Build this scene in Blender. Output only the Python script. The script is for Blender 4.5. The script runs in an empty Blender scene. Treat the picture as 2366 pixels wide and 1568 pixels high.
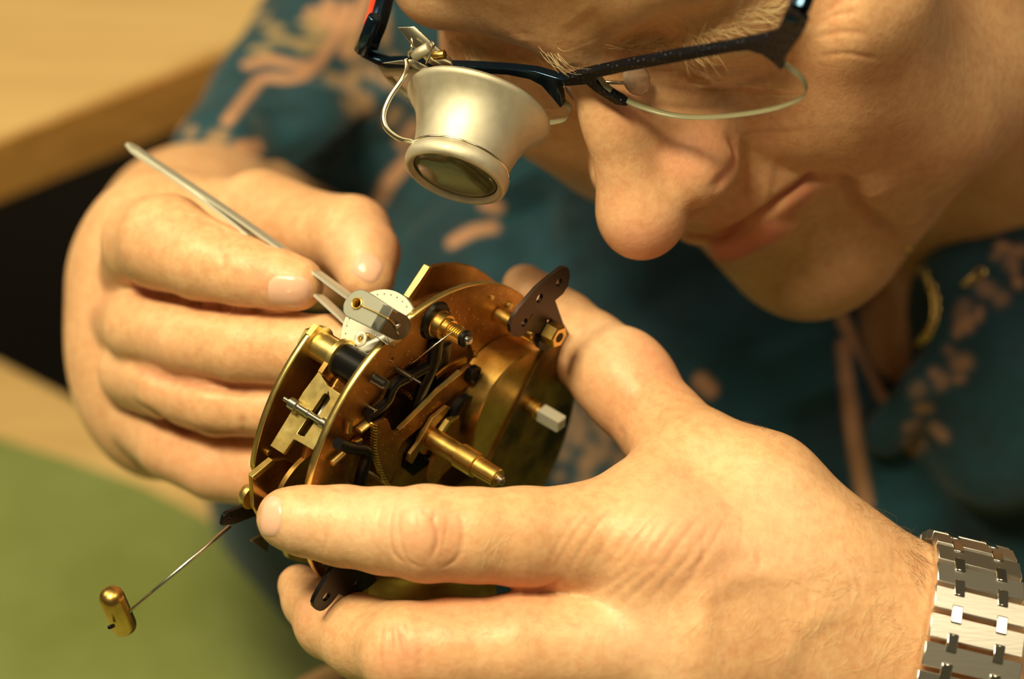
import bpy, bmesh, math, random
import numpy as np
from mathutils import Vector, Matrix
from mathutils.bvhtree import BVHTree
from mathutils.geometry import tessellate_polygon
random.seed(7); RNG = np.random.default_rng(7)
C = bpy.context.scene.collection
SC = bpy.context.scene

# ------------------------------------------------------------------ camera
PITCH = math.radians(40); HEIGHT = 0.53; FPX = 5250.0
cam = bpy.data.objects.new('camera', bpy.data.cameras.new('camera')); C.objects.link(cam)
cam.location = (0, 0, HEIGHT); cam.rotation_euler = (math.pi/2 - PITCH, 0, 0)
cam.data.sensor_width = 36.0; cam.data.lens = FPX/2366*36.0
cam.data.clip_start = 0.01; cam.data.clip_end = 20
cam.data.dof.use_dof = True; cam.data.dof.focus_distance = 0.506; cam.data.dof.aperture_fstop = 6.3
cam.data.dof.aperture_blades = 0
SC.camera = cam
fwd = np.array([0, math.cos(PITCH), -math.sin(PITCH)]); upv = np.array([0, math.sin(PITCH), math.cos(PITCH)])
RW = np.array([[1, 0, 0], upv, -fwd])            # rows: photographer's right, up and back axes in the room
ORG = np.array([0, 0, HEIGHT])
def W(p):                                         # millimetres from the lens -> metres in the room
    return np.asarray(p, float) @ RW * 0.001 + ORG
def P(px, py, d):                                 # a sight line read off the photograph, d mm along the view
    return np.array([(px-1183)/FPX*d, -(py-784)/FPX*d, -d], float)
def ray(px, py): return P(px, py, 1.0)
def Cw(v):                                        # room direction -> lens axes
    return RW @ np.asarray(v, float)

# ------------------------------------------------------------------ light
world = bpy.data.worlds.new('World'); SC.world = world; world.use_nodes = True
bg = world.node_tree.nodes['Background']; bg.inputs[0].default_value = (1.0, 0.78, 0.42, 1); bg.inputs[1].default_value = 0.07
def area(name, pos, target, size, power, col):
    l = bpy.data.lights.new(name, 'AREA'); l.shape = 'RECTANGLE'; l.size = size[0]; l.size_y = size[1]; l.energy = power; l.color = col
    o = bpy.data.objects.new(name, l); C.objects.link(o); o.location = pos
    o.rotation_euler = (Vector(target)-Vector(pos)).to_track_quat('-Z', 'Y').to_euler(); return o
area('bench_lamp', (-0.27, 0.20, 0.92), (-0.03, 0.40, 0.2), (0.32, 0.12), 8.7, (1.0, 0.83, 0.45))
area('ceiling_light', (-0.35, 0.35, 1.9), (0.05, 0.5, 0.2), (0.8, 0.5), 8.0, (1.0, 0.76, 0.40))
area('ceiling_light', (0.76, 0.20, 1.9), (0.1, 0.38, 0.2), (0.8, 0.6), 9.0, (1.0, 0.80, 0.47))
area('window_light', (-1.3, 1.1, 1.5), (-0.2, 0.6, 0.1), (0.8, 0.8), 8.5, (1.0, 0.86, 0.55))
SC.view_settings.view_transform = 'Standard'; SC.view_settings.look = 'None'
SC.view_settings.gamma = 1.0; SC.view_settings.exposure = 0.0; SC.view_settings.use_curve_mapping = False

# ------------------------------------------------------------------ materials
def mat(name, col, rough=0.5, metal=0.0, **kw):
    m = bpy.data.materials.new(name); m.use_nodes = True
    b = m.node_tree.nodes['Principled BSDF']
    b.inputs['Base Color'].default_value = (*col, 1); b.inputs['Roughness'].default_value = rough; b.inputs['Metallic'].default_value = metal
    for k, v in kw.items():
        b.inputs[k.replace('_', ' ')].default_value = v
    return m
def N(m, t, **kw):
    n = m.node_tree.nodes.new(t)
    for k, v in kw.items(): setattr(n, k, v)
    return n
def L(m, a, b): m.node_tree.links.new(a, b)
def BS(m): return m.node_tree.nodes['Principled BSDF']
def noise(m, scale, detail=4, rough=0.5, stretch=None):
    tc = N(m, 'ShaderNodeTexCoord'); n = N(m, 'ShaderNodeTexNoise'); n.inputs['Scale'].default_value = scale
    n.inputs['Detail'].default_value = detail; n.inputs['Roughness'].default_value = rough
    if stretch is not None:
        mp = N(m, 'ShaderNodeMapping'); mp.inputs['Scale'].default_value = stretch[0]; mp.inputs['Rotation'].default_value = stretch[1]
        L(m, tc.outputs['Object'], mp.inputs[0]); L(m, mp.outputs[0], n.inputs[0])
    else: L(m, tc.outputs['Object'], n.inputs[0])
    return n
def ramp(m, src, stops):
    r = N(m, 'ShaderNodeValToRGB'); e = r.color_ramp.elements
    while len(e) < len(stops): e.new(0.5)
    for el, (p, c) in zip(e, stops): el.position = p; el.color = (*c, 1) if len(c) == 3 else c
    L(m, src, r.inputs[0]); return r
def bump(m, src, strength, dist, prev=None):
    b = N(m, 'ShaderNodeBump'); b.inputs['Strength'].default_value = strength; b.inputs['Distance'].default_value = dist
    L(m, src, b.inputs['Height'])
    if prev is not None: L(m, prev.outputs[0], b.inputs['Normal'])
    return b
def mixc(m, fac, a, b, mode='MIX'):
    x = N(m, 'ShaderNodeMix', data_type='RGBA', blend_type=mode)
    for s, v in ((0, fac), (6, a), (7, b)):
        if isinstance(v, (int, float)): x.inputs[s].default_value = v
        elif isinstance(v, tuple): x.inputs[s].default_value = (*v, 1)
        else: L(m, v, x.inputs[s])
    return x.outputs[2]

def skin_material():
    m = mat('skin', (0.8, 0.5, 0.33), 0.42); b = BS(m)
    a = N(m, 'ShaderNodeAttribute', attribute_name='tint'); sp = N(m, 'ShaderNodeSeparateColor'); L(m, a.outputs['Color'], sp.inputs[0])
    base = ramp(m, noise(m, 60, 5, 0.6).outputs['Fac'], [(0.3, (0.69, 0.41, 0.235)), (0.55, (0.78, 0.49, 0.29)), (0.75, (0.83, 0.55, 0.35))])
    mot = ramp(m, noise(m, 420, 3, 0.7).outputs['Fac'], [(0.35, (0.90, 0.80, 0.76)), (0.6, (1, 1, 1))])
    c = mixc(m, 1.0, base.outputs[0], mot.outputs[0], 'MULTIPLY')
    c = mixc(m, sp.outputs[0], c, (0.68, 0.235, 0.17))
    c = mixc(m, sp.outputs[1], c, (0.86, 0.66, 0.50))
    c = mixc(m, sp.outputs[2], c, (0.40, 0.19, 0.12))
    L(m, c, b.inputs['Base Color'])
    b.inputs['Subsurface Weight'].default_value = 0.28; b.inputs['Subsurface Radius'].default_value = (1.0, 0.35, 0.18); b.inputs['Subsurface Scale'].default_value = 0.0018
    b.inputs['Specular IOR Level'].default_value = 0.42
    v = N(m, 'ShaderNodeTexVoronoi'); v.inputs['Scale'].default_value = 900; tc = N(m, 'ShaderNodeTexCoord'); L(m, tc.outputs['Object'], v.inputs['Vector'])
    b1 = bump(m, v.outputs['Distance'], 0.12, 0.0003)
    ve = N(m, 'ShaderNodeTexVoronoi', feature='DISTANCE_TO_EDGE'); ve.inputs['Scale'].default_value = 620; dn = noise(m, 300, 2)
    mp = N(m, 'ShaderNodeMapping'); mp.inputs['Scale'].default_value = (1.0, 0.55, 0.7); mp.inputs['Rotation'].default_value = (0.4, 0.3, 0.5)
    L(m, tc.outputs['Object'], mp.inputs[0]); L(m, mp.outputs[0], ve.inputs['Vector'])
    er = ramp(m, ve.outputs['Distance'], [(0.0, (0, 0, 0)), (0.12, (1, 1, 1))]); b1 = bump(m, er.outputs[0], 0.05, 0.0002, b1)
    b2 = bump(m, noise(m, 520, 5, 0.65, ((1.0, 0.35, 0.5), (0.3, 0.2, 0.4))).outputs['Fac'], 0.22, 0.0005, b1)
    L(m, b2.outputs[0], b.inputs['Normal'])
    return m
def brass_material(name, light, dark, rough=0.3, sc=70, spots=0.0, lo=0.38, hi=0.62):
    m = mat(name, light, rough, 1.0); b = BS(m)
    r = ramp(m, noise(m, sc, 6, 0.62).outputs['Fac'], [(lo, dark), (hi, light)])
    c = r.outputs[0]
    if spots > 0:
        v = N(m, 'ShaderNodeTexVoronoi'); v.inputs['Scale'].default_value = 700; tc = N(m, 'ShaderNodeTexCoord'); L(m, tc.outputs['Object'], v.inputs['Vector'])
        s = ramp(m, v.outputs['Distance'], [(0.10, (spots,)*3), (0.22, (0, 0, 0))])
        c = mixc(m, s.outputs[0], c, (0.95, 0.70, 0.30))
    L(m, c, b.inputs['Base Color'])
    rr = N(m, 'ShaderNodeMapRange'); rr.inputs[3].default_value = rough-0.08; rr.inputs[4].default_value = rough+0.16
    n2 = noise(m, 260, 5, 0.6); L(m, n2.outputs['Fac'], rr.inputs[0]); L(m, rr.outputs[0], b.inputs['Roughness'])
    bp = bump(m, n2.outputs['Fac'], 0.08, 0.0002); L(m, bp.outputs[0], b.inputs['Normal'])
    return m
M = {}
M['skin'] = skin_material()
M['brass'] = brass_material('brass', (0.86, 0.60, 0.20), (0.55, 0.33, 0.08), 0.28)
M['brass_bright'] = brass_material('bright_brass', (0.98, 0.80, 0.34), (0.90, 0.66, 0.22), 0.30)
M['brass_old'] = brass_material('tarnished_brass', (0.52, 0.27, 0.075), (0.24, 0.11, 0.03), 0.38, 55, 0.55)
M['brass_dull'] = brass_material('dull_brass', (0.60, 0.38, 0.12), (0.30, 0.16, 0.05), 0.36, 60)
M['brass_mottled'] = brass_material('mottled_brass', (0.46, 0.28, 0.075), (0.05, 0.04, 0.02), 0.34, 42)  # brass broken by near-black noise patches
M['brass_pale'] = mat('pale_brass_strip', (0.80, 0.72, 0.45), 0.5, 0.8)
M['black_steel'] = mat('blackened_steel', (0.012, 0.012, 0.014), 0.30, 0.6)
M['brown_steel'] = mat('browned_steel', (0.055, 0.035, 0.028), 0.38, 0.8)
M['steel'] = mat('steel', (0.62, 0.62, 0.58), 0.25, 1.0)
M['satin'] = mat('satin_steel', (0.70, 0.70, 0.64), 0.42, 0.6)
M['steel_dark'] = mat('dark_steel', (0.16, 0.15, 0.13), 0.3, 1.0)
M['grey_block'] = mat('grey_plated_steel', (0.42, 0.44, 0.40), 0.42, 0.75)
M['silver'] = mat('silvered_plate', (0.93, 0.92, 0.84), 0.38, 0.7)
M['gap'] = mat('dark_hole', (0.01, 0.008, 0.006), 0.7)
def alu():
    m = brass_material('aged_aluminium', (0.74, 0.72, 0.64), (0.46, 0.42, 0.33), 0.54, 45, 0, 0.3, 0.6); BS(m).inputs['Metallic'].default_value = 0.85; return m
M['alu'] = alu()
M['wire'] = mat('nickel_wire', (0.78, 0.74, 0.62), 0.22, 1.0)
def glass(name, tintc, gloss=0.06):
    m = bpy.data.materials.new(name); m.use_nodes = True; nt = m.node_tree; nt.nodes.clear()
    o = nt.nodes.new('ShaderNodeOutputMaterial'); mx = nt.nodes.new('ShaderNodeMixShader'); t = nt.nodes.new('ShaderNodeBsdfTransparent'); g = nt.nodes.new('ShaderNodeBsdfGlossy')
    f = nt.nodes.new('ShaderNodeFresnel'); f.inputs[0].default_value = 1.06
    t.inputs[0].default_value = (*tintc, 1); g.inputs['Roughness'].default_value = gloss; g.inputs[0].default_value = (1, 1, 1, 1)
    mx.inputs[0].default_value = 0.045; nt.links.new(t.outputs[0], mx.inputs[1]); nt.links.new(g.outputs[0], mx.inputs[2]); nt.links.new(mx.outputs[0], o.inputs[0]); return m
M['lens'] = glass('spectacle_glass', (0.97, 0.96, 0.93))
M['loupe_glass'] = mat('loupe_glass', (0.60, 0.66, 0.40), 0.05, 0.0, Transmission_Weight=0.85, IOR=1.5)
M['lens_edge'] = mat('lens_edge', (0.50, 0.52, 0.38), 0.3, 0.0, Transmission_Weight=0.5)
def dotted():
    m = mat('dotted_blue_black_metal', (0.012, 0.016, 0.028), 0.28, 0.6); b = BS(m)
    v = N(m, 'ShaderNodeTexVoronoi'); v.inputs['Scale'].default_value = 720; v.inputs['Randomness'].default_value = 0.0; tc = N(m, 'ShaderNodeTexCoord')
    mp = N(m, 'ShaderNodeMapping'); mp.inputs['Rotation'].default_value = (0.3, 0.2, 0.4); L(m, tc.outputs['Object'], mp.inputs[0]); L(m, mp.outputs[0], v.inputs['Vector'])
    r = ramp(m, v.outputs['Distance'], [(0.15, (1, 1, 1)), (0.35, (0, 0, 0))]); bp = bump(m, r.outputs[0], 0.9, 0.0003); L(m, bp.outputs[0], b.inputs['Normal']); return m
M['frame'] = dotted()
M['frame_blue'] = mat('blue_black_metal', (0.02, 0.045, 0.09), 0.16, 0.85)
M['red'] = mat('red_enamel', (0.62, 0.05, 0.02), 0.3)
M['nosepad'] = mat('clear_nose_pad', (0.72, 0.55, 0.50), 0.15, 0.0, Transmission_Weight=0.5)
M['nail'] = mat('fingernail', (0.80, 0.50, 0.40), 0.22, 0.0, Subsurface_Weight=0.2, Subsurface_Scale=0.001)
M['hair'] = mat('blond_hair', (0.92, 0.76, 0.48), 0.4)
M['hair_dark'] = mat('brown_arm_hair', (0.16, 0.09, 0.05), 0.4)
M['gold'] = mat('gold', (0.95, 0.72, 0.28), 0.2, 1.0)
M['watch_steel'] = mat('brushed_steel', (0.86, 0.86, 0.86), 0.33, 1.0)
M['watch_polish'] = mat('polished_steel', (0.72, 0.73, 0.70), 0.13, 1.0)
def brushed():
    m = M['watch_steel']; b = BS(m); n = noise(m, 1500, 2, 0.5, ((0.08, 1, 1), (0, 0.2, 0))); bp = bump(m, n.outputs['Fac'], 0.12, 0.0001); L(m, bp.outputs[0], b.inputs['Normal'])
brushed()
def cloth():
    m = mat('printed_teal_cotton', (0.01, 0.09, 0.12), 0.85, 0.0, Sheen_Weight=0.15); b = BS(m)
    a = N(m, 'ShaderNodeAttribute', attribute_name='tint'); sp = N(m, 'ShaderNodeSeparateColor'); L(m, a.outputs['Color'], sp.inputs[0])
    base = ramp(m, noise(m, 28, 4, 0.6).outputs['Fac'], [(0.35, (0.003, 0.018, 0.036)), (0.65, (0.004, 0.062, 0.105))])
    c = mixc(m, sp.outputs[0], base.outputs[0], (0.47, 0.25, 0.15)); c = mixc(m, sp.outputs[1], c, (0.33, 0.24, 0.12)); c = mixc(m, sp.outputs[2], c, (0.006, 0.012, 0.02))
    L(m, c, b.inputs['Base Color'])
    bp = bump(m, noise(m, 900, 3, 0.6).outputs['Fac'], 0.3, 0.0004); L(m, bp.outputs[0], b.inputs['Normal']); return m
M['cloth'] = cloth()
def wood(name, a_, b_, rot=0.0, rough=0.38):
    m = mat(name, a_, rough); n = noise(m, 10, 6, 0.6, ((1, 14, 14), (0, 0, rot))); r = ramp(m, n.outputs['Fac'], [(0.35, a_), (0.65, b_)]); L(m, r.outputs[0], BS(m).inputs['Base Color']); return m
M['wood'] = wood('pale_beech', (0.53, 0.36, 0.16), (0.62, 0.44, 0.21), 0.5)
M['wood_shade'] = wood('shaded_beech', (0.42, 0.22, 0.06), (0.52, 0.29, 0.09), 0.5, 0.5)  # same beech, darkened for the shaded side face of the desk
def felt():
    m = mat('green_cutting_mat', (0.2, 0.3, 0.09), 0.6); n = noise(m, 9, 5, 0.6)
    r = ramp(m, n.outputs['Fac'], [(0.3, (0.13, 0.165, 0.03)), (0.5, (0.18, 0.225, 0.07)), (0.7, (0.25, 0.30, 0.15))]); L(m, r.outputs[0], BS(m).inputs['Base Color']); return m
M['felt'] = felt()
M['dark'] = mat('dark_floor', (0.012, 0.010, 0.008), 0.9)
M['leather'] = mat('brown_leather_rim', (0.20, 0.12, 0.05), 0.8)
M['paint'] = mat('wall_paint', (0.45, 0.36, 0.24), 0.8)

# ------------------------------------------------------------------ object helpers
ORIGIN = {}
def props(o, label=None, cat=None, group=None, kind=None):
    if label: o['label'] = label
    if cat: o['category'] = cat
    if group: o['group'] = group
    if kind: o['kind'] = kind
def thing(name, at, label, cat, group=None):          # Empty at the thing's base, at = lens millimetres
    o = bpy.data.objects.new(name, None); C.objects.link(o); w = W(at); o.location = w; o.empty_display_size = 0.01
    ORIGIN[o.name] = w; props(o, label, cat, group); return o
def build(name, verts, faces, m, parent=None, smooth=True, label=None, bevel=0, flip=False, sub=0, auto=None, room=False):
    v = np.asarray(verts, float); v = v if room else W(v)
    org = ORIGIN[parent.name] if parent is not None else (v.min(0)+v.max(0))/2
    me = bpy.data.meshes.new(name); me.from_pydata((v-org).tolist(), [], [tuple(f) for f in faces]); me.validate()
    o = bpy.data.objects.new(name, me); C.objects.link(o); ORIGIN[o.name] = org
    if parent is not None: o.parent = parent
    else: o.location = org
    me.materials.append(m)
    bm = bmesh.new(); bm.from_mesh(me); bmesh.ops.recalc_face_normals(bm, faces=bm.faces); bm.to_mesh(me); bm.free()
    if smooth: me.polygons.foreach_set('use_smooth', [True]*len(me.polygons))
    if auto is not None:
        me.set_sharp_from_angle(angle=math.radians(auto))
    if bevel:
        b = o.modifiers.new('bevel', 'BEVEL'); b.width = bevel*0.001; b.segments = 2; b.limit_method = 'ANGLE'; b.angle_limit = math.radians(40); b.harden_normals = False
    if sub:
        s = o.modifiers.new('sub', 'SUBSURF'); s.levels = sub; s.render_levels = sub
    if label: o['label'] = label
    return o
class MB:                                             # gathers shapes of one part
    def __init__(s): s.v = []; s.f = []
    def add(s, v, f):
        n = len(s.v); s.v += [tuple(x) for x in v]; s.f += [tuple(i+n for i in q) for q in f]; return s
    def go(s, name, m, parent=None, **kw): return build(name, s.v, s.f, m, parent, **kw)
def unit(v): v = np.asarray(v, float); return v/np.linalg.norm(v)
def basis(d):
    d = unit(d); a = np.array([0, 0, 1.0]) if abs(d[2]) < 0.9 else np.array([1.0, 0, 0]); x = unit(np.cross(a, d)); return x, np.cross(d, x)
def g_lathe(p, d, prof, seg=32, cap=True):            # prof = [(along, radius)]
    p = np.asarray(p, float); d = unit(d); x, y = basis(d); v = []; f = []
    for s_, r in prof:
        for i in range(seg):
            a = 2*math.pi*i/seg; v.append(p+d*s_+(x*math.cos(a)+y*math.sin(a))*max(r, 1e-4))
    for j in range(len(prof)-1):
        for i in range(seg):
            k = (i+1) % seg; f.append((j*seg+i, j*seg+k, (j+1)*seg+k, (j+1)*seg+i))
    if cap: f.append(tuple(range(seg))[::-1]); f.append(tuple((len(prof)-1)*seg+i for i in range(seg)))
    return v, f
def g_rod(a, b, r, r2=None, seg=20):
    a = np.asarray(a, float); b = np.asarray(b, float); l = np.linalg.norm(b-a); r2 = r if r2 is None else r2; c = min(r, r2)*0.18
    return g_lathe(a, b-a, [(0, r-c), (c, r), (l-c, r2), (l, r2-c)], seg)
def g_tube(pts, r, seg=10, flat=None, fdir=None):     # flat = second half-width along fdir
    pts = [np.asarray(p, float) for p in pts]; v = []; f = []; n = len(pts); rr = r if hasattr(r, '__len__') else [r]*n; x = None
    for i, p in enumerate(pts):
        t = unit(pts[min(i+1, n-1)]-pts[max(i-1, 0)])
        if fdir is not None: x = unit(fdir - t*np.dot(fdir, t))
        elif x is None: x, _ = basis(t)
        else: x = unit(x-t*np.dot(x, t))
        y = np.cross(t, x); R2 = flat if flat else rr[i]
        for k in range(seg):
            a = 2*math.pi*k/seg
            if flat:                                       # rounded rectangle section
                ca, sa = math.cos(a), math.sin(a); q = 1/max((abs(ca)**6+abs(sa)**6)**(1/6), 1e-6); v.append(p+x*ca*q*R2+y*sa*q*rr[i])
            else: v.append(p+(x*math.cos(a)+y*math.sin(a))*rr[i])
    for i in range(n-1):
        for k in range(seg):
            k2 = (k+1) % seg; f.append((i*seg+k, i*seg+k2, (i+1)*seg+k2, (i+1)*seg+k))
    f.append(tuple(range(seg))[::-1]); f.append(tuple((n-1)*seg+k for k in range(seg))); return v, f
def spline(pts, n=8):                                 # Catmull-Rom through the points
    pts = [np.asarray(p, float) for p in pts]; q = [2*pts[0]-pts[1]]+pts+[2*pts[-1]-pts[-2]]; out = []
    for i in range(1, len(q)-2):
        for k in range(n):
            t = k/n; a, b, c, d = q[i-1], q[i], q[i+1], q[i+2]
            out.append(0.5*((2*b)+(-a+c)*t+(2*a-5*b+4*c-d)*t*t+(-a+3*b-3*c+d)*t**3))
    out.append(pts[-1]); return out
class Frame:
    def __init__(s, o, a, b, n): s.o, s.a, s.b, s.n = [np.asarray(x, float) for x in (o, a, b, n)]
    def pt(s, u, v, h=0): return s.o+s.a*u+s.b*v+s.n*h
    def hit(s, px, py, h=0):                          # where a sight line meets the plane at height h -> (u, v)
        r = ray(px, py); o = s.o+s.n*h; t = np.dot(o, s.n)/np.dot(r, s.n); q = r*t-s.o; return np.array([q@s.a, q@s.b])
    def at(s, px, py, h=0): u, v = s.hit(px, py, h); return s.pt(u, v, h)
def g_prism(fr, loops, h0, h1):                       # loops of (u,v): outline then holes
    loops = [[tuple(map(float, p)) for p in l] for l in loops]; flat = [p for l in loops for p in l]; n = len(flat)
    tris = tessellate_polygon([[Vector((p[0], p[1], 0)) for p in l] for l in loops])
    v = [fr.pt(u, w, h0) for u, w in flat]+[fr.pt(u, w, h1) for u, w in flat]
    f = [tuple(t) for t in tris]+[tuple(i+n for i in t)[::-1] for t in tris]; b = 0
    for l in loops:
        m = len(l); f += [(b+i, b+(i+1) % m, b+(i+1) % m+n, b+i+n) for i in range(m)]; b += m
    return v, f
def clip(poly, p, n):                                  # keep the side of a line the normal points to
    out = []; s = [(np.array(q)-np.array(p))@np.array(n) for q in poly]
    for i in range(len(poly)):
        j = (i+1) % len(poly)
        if s[i] >= 0: out.append(poly[i])
        if (s[i] < 0) != (s[j] < 0): t = s[i]/(s[i]-s[j]); out.append(tuple(np.array(poly[i])*(1-t)+np.array(poly[j])*t))
    return out
def circ(u, v, r, n=28, a0=0, a1=2*math.pi):
    full = abs(a1-a0-2*math.pi) < 1e-6; return [(u+r*math.cos(a0+(a1-a0)*i/(n if full else n-1)), v+r*math.sin(a0+(a1-a0)*i/(n if full else n-1))) for i in range(n)]
def g_box(fr, u0, u1, v0, v1, h0, h1): return g_prism(fr, [[(u0, v0), (u1, v0), (u1, v1), (u0, v1)]], h0, h1)

# ------------------------------------------------------------------ implicit sculpting
class Sculpt:
    def __init__(s): s.pr = []
    def cone(s, a, ra, b, rb, k=1.5, op=1):
        a = np.asarray(a, float); b = np.asarray(b, float); m = max(ra, rb)+k+3
        s.pr.append(('c', a, ra, b, rb, k, op, np.minimum(a, b)-m, np.maximum(a, b)+m))
    def chain(s, pts, k=1.5, rk=None):
        for (p, r), (q, r2) in zip(pts, pts[1:]): s.cone(p, r, q, r2, k)
    def ell(s, c, r, ax=None, k=4, op=1):
        c = np.asarray(c, float); r = np.asarray(r, float); ax = np.eye(3) if ax is None else np.asarray(ax, float); m = max(r)+k+3
        s.pr.append(('e', c, r, ax, None, k, op, c-m, c+m))
    def ev(s, X, idx=None):
        d = np.full(len(X), 40.0)
        for p in (s.pr if idx is None else [s.pr[i] for i in idx]):
            if p[0] == 'c':
                _, a, ra, b, rb, k, op, _, _ = p; ab = b-a; t = np.clip((X-a)@ab/max(ab@ab, 1e-9), 0, 1)
                q = X-a-t[:, None]*ab; e = np.sqrt((q*q).sum(1))-(ra+(rb-ra)*t)
            else:
                _, c, r, ax, _, k, op, _, _ = p; q = (X-c)@ax.T; a1 = np.sqrt(((q/r)**2).sum(1)); a2 = np.sqrt(((q/r**2)**2).sum(1)); e = a1*(a1-1)/np.maximum(a2, 1e-6)
            if op > 0:
                h = np.maximum(k-np.abs(d-e), 0)/k; d = np.minimum(d, e)-h*h*k*0.25
            else:
                e = -e; h = np.maximum(k-np.abs(d-e), 0)/k; d = np.maximum(d, e)+h*h*k*0.25
        return d
    def mesh(s, h, n=12, smooth=2):
        lo = np.min([p[7] for p in s.pr if p[6] > 0], 0); hi = np.max([p[8] for p in s.pr if p[6] > 0], 0); bs = n*h
        g = [np.arange(math.floor(lo[i]/bs), math.ceil(hi[i]/bs)) for i in range(3)]
        B = np.stack(np.meshgrid(*g, indexing='ij'), -1).reshape(-1, 3); cen = (B+0.5)*bs
        d = np.concatenate([s.ev(cen[i:i+20000]) for i in range(0, len(cen), 20000)])
        B = B[np.abs(d) < bs*1.55]
        PL = np.array([p[7] for p in s.pr]); PH = np.array([p[8] for p in s.pr])
        S = n+2; ii = np.arange(-1, n+1); G = np.stack(np.meshgrid(ii, ii, ii, indexing='ij'), -1).reshape(-1, 3)
        cor = np.array([[0, 0, 0], [1, 0, 0], [0, 1, 0], [1, 1, 0], [0, 0, 1], [1, 0, 1], [0, 1, 1], [1, 1, 1]])
        E = [(0, 1), (2, 3), (4, 5), (6, 7), (0, 2), (1, 3), (4, 6), (5, 7), (0, 4), (1, 5), (2, 6), (3, 7)]
        OFF = 1 << 19; key = lambda q: ((q[..., 0].astype(np.int64)+OFF) << 42) | ((q[..., 1].astype(np.int64)+OFF) << 21) | (q[..., 2].astype(np.int64)+OFF)
        KV = []; VV = []; KF = []
        for b in B:
            b0 = b*n; l = (b0-1)*h; u = (b0+n)*h
            idx = np.nonzero(((PL <= u) & (PH >= l)).all(1))[0]
            if not len(idx): continue
            gi = G+b0; D = s.ev(gi*h, idx).reshape(S, S, S)
            if D.min() > 0 or D.max() < 0: continue
            neg = D < 0; Cn = np.stack([D[c[0]:S-1+c[0], c[1]:S-1+c[1], c[2]:S-1+c[2]] for c in cor], -1)
            act = np.nonzero((Cn.min(-1) < 0) & (Cn.max(-1) >= 0)); V = Cn[act]; base = np.stack(act, -1)
            acc = np.zeros((len(V), 3)); cnt = np.zeros(len(V))
            for e0, e1 in E:
                x = (V[:, e0] < 0) != (V[:, e1] < 0); t = np.where(x, V[:, e0]/np.where(x, V[:, e0]-V[:, e1], 1), 0)
                acc += np.where(x[:, None], cor[e0]+t[:, None]*(cor[e1]-cor[e0]), 0); cnt += x
            gidx = base+b0-1; KV.append(key(gidx)); VV.append((gidx+acc/cnt[:, None])*h)
            for ax in range(3):
                a = [slice(1, n+1)]*3; c = list(a); c[ax] = slice(2, n+2)
                n0 = neg[tuple(a)]; n1 = neg[tuple(c)]; q = np.nonzero(n0 != n1); pos = np.stack(q, -1)+b0; fl = n0[q]
                y, z = (ax+1) % 3, (ax+2) % 3; dy = np.eye(3, dtype=int)[y]; dz = np.eye(3, dtype=int)[z]
                K = np.stack([key(pos-dy-dz), key(pos-dz), key(pos), key(pos-dy)], -1); K[~fl] = K[~fl][:, ::-1]; KF.append(K)
        KV = np.concatenate(KV); VV = np.concatenate(VV); KF = np.concatenate(KF)
        uk, first = np.unique(KV, return_index=True); V = VV[first]; F = np.searchsorted(uk, KF)
        ok = (F < len(uk)).all(1); F = F[ok]; KF = KF[ok]; F = F[(uk[F] == KF).all(1)]
        for _ in range(smooth): V = lap(V, F, 0.5)
        return V, F
def lap(V, F, a):
    s = np.zeros_like(V); c = np.zeros(len(V))
    for i in range(4):
        for j in (1, 3):
            x, y = F[:, i], F[:, (i+j) % 4]
            for k in range(3): s[:, k] += np.bincount(x, V[y, k], len(V))
            c += np.bincount(x, minlength=len(V))
    c = np.maximum(c, 1); return V+a*(s/c[:, None]-V)
def refine(V, F, mask):                               # split the masked quads once
    bm = bmesh.new(); vs = [bm.verts.new(v) for v in V.tolist()]; bm.verts.ensure_lookup_table()
    es = set()
    for f, k in zip(F.tolist(), mask):
        try: fc = bm.faces.new([vs[i] for i in f])
        except ValueError: continue
        if k: es.update(fc.edges)
    bm.edges.index_update(); bed = [e for e in bm.edges if len(e.link_faces) == 1]
    if bed: bmesh.ops.holes_fill(bm, edges=bed, sides=40)
    bmesh.ops.subdivide_edges(bm, edges=list(es), cuts=1, use_grid_fill=True, smooth=0.0)
    bm.verts.index_update(); V2 = np.array([v.co[:] for v in bm.verts]); F2 = [[v.index for v in f.verts] for f in bm.faces]; bm.free(); return V2, F2
def normals(V, F):
    me = bpy.data.meshes.new('tmp'); me.from_pydata(V.tolist(), [], F); me.update(); n = np.zeros(len(V)*3); me.vertices.foreach_get('normal', n); bpy.data.meshes.remove(me); return n.reshape(-1, 3)
def pix(V): d = -V[:, 2]; return np.stack([V[:, 0]/d*FPX+1183, -V[:, 1]/d*FPX+784], -1)
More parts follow.
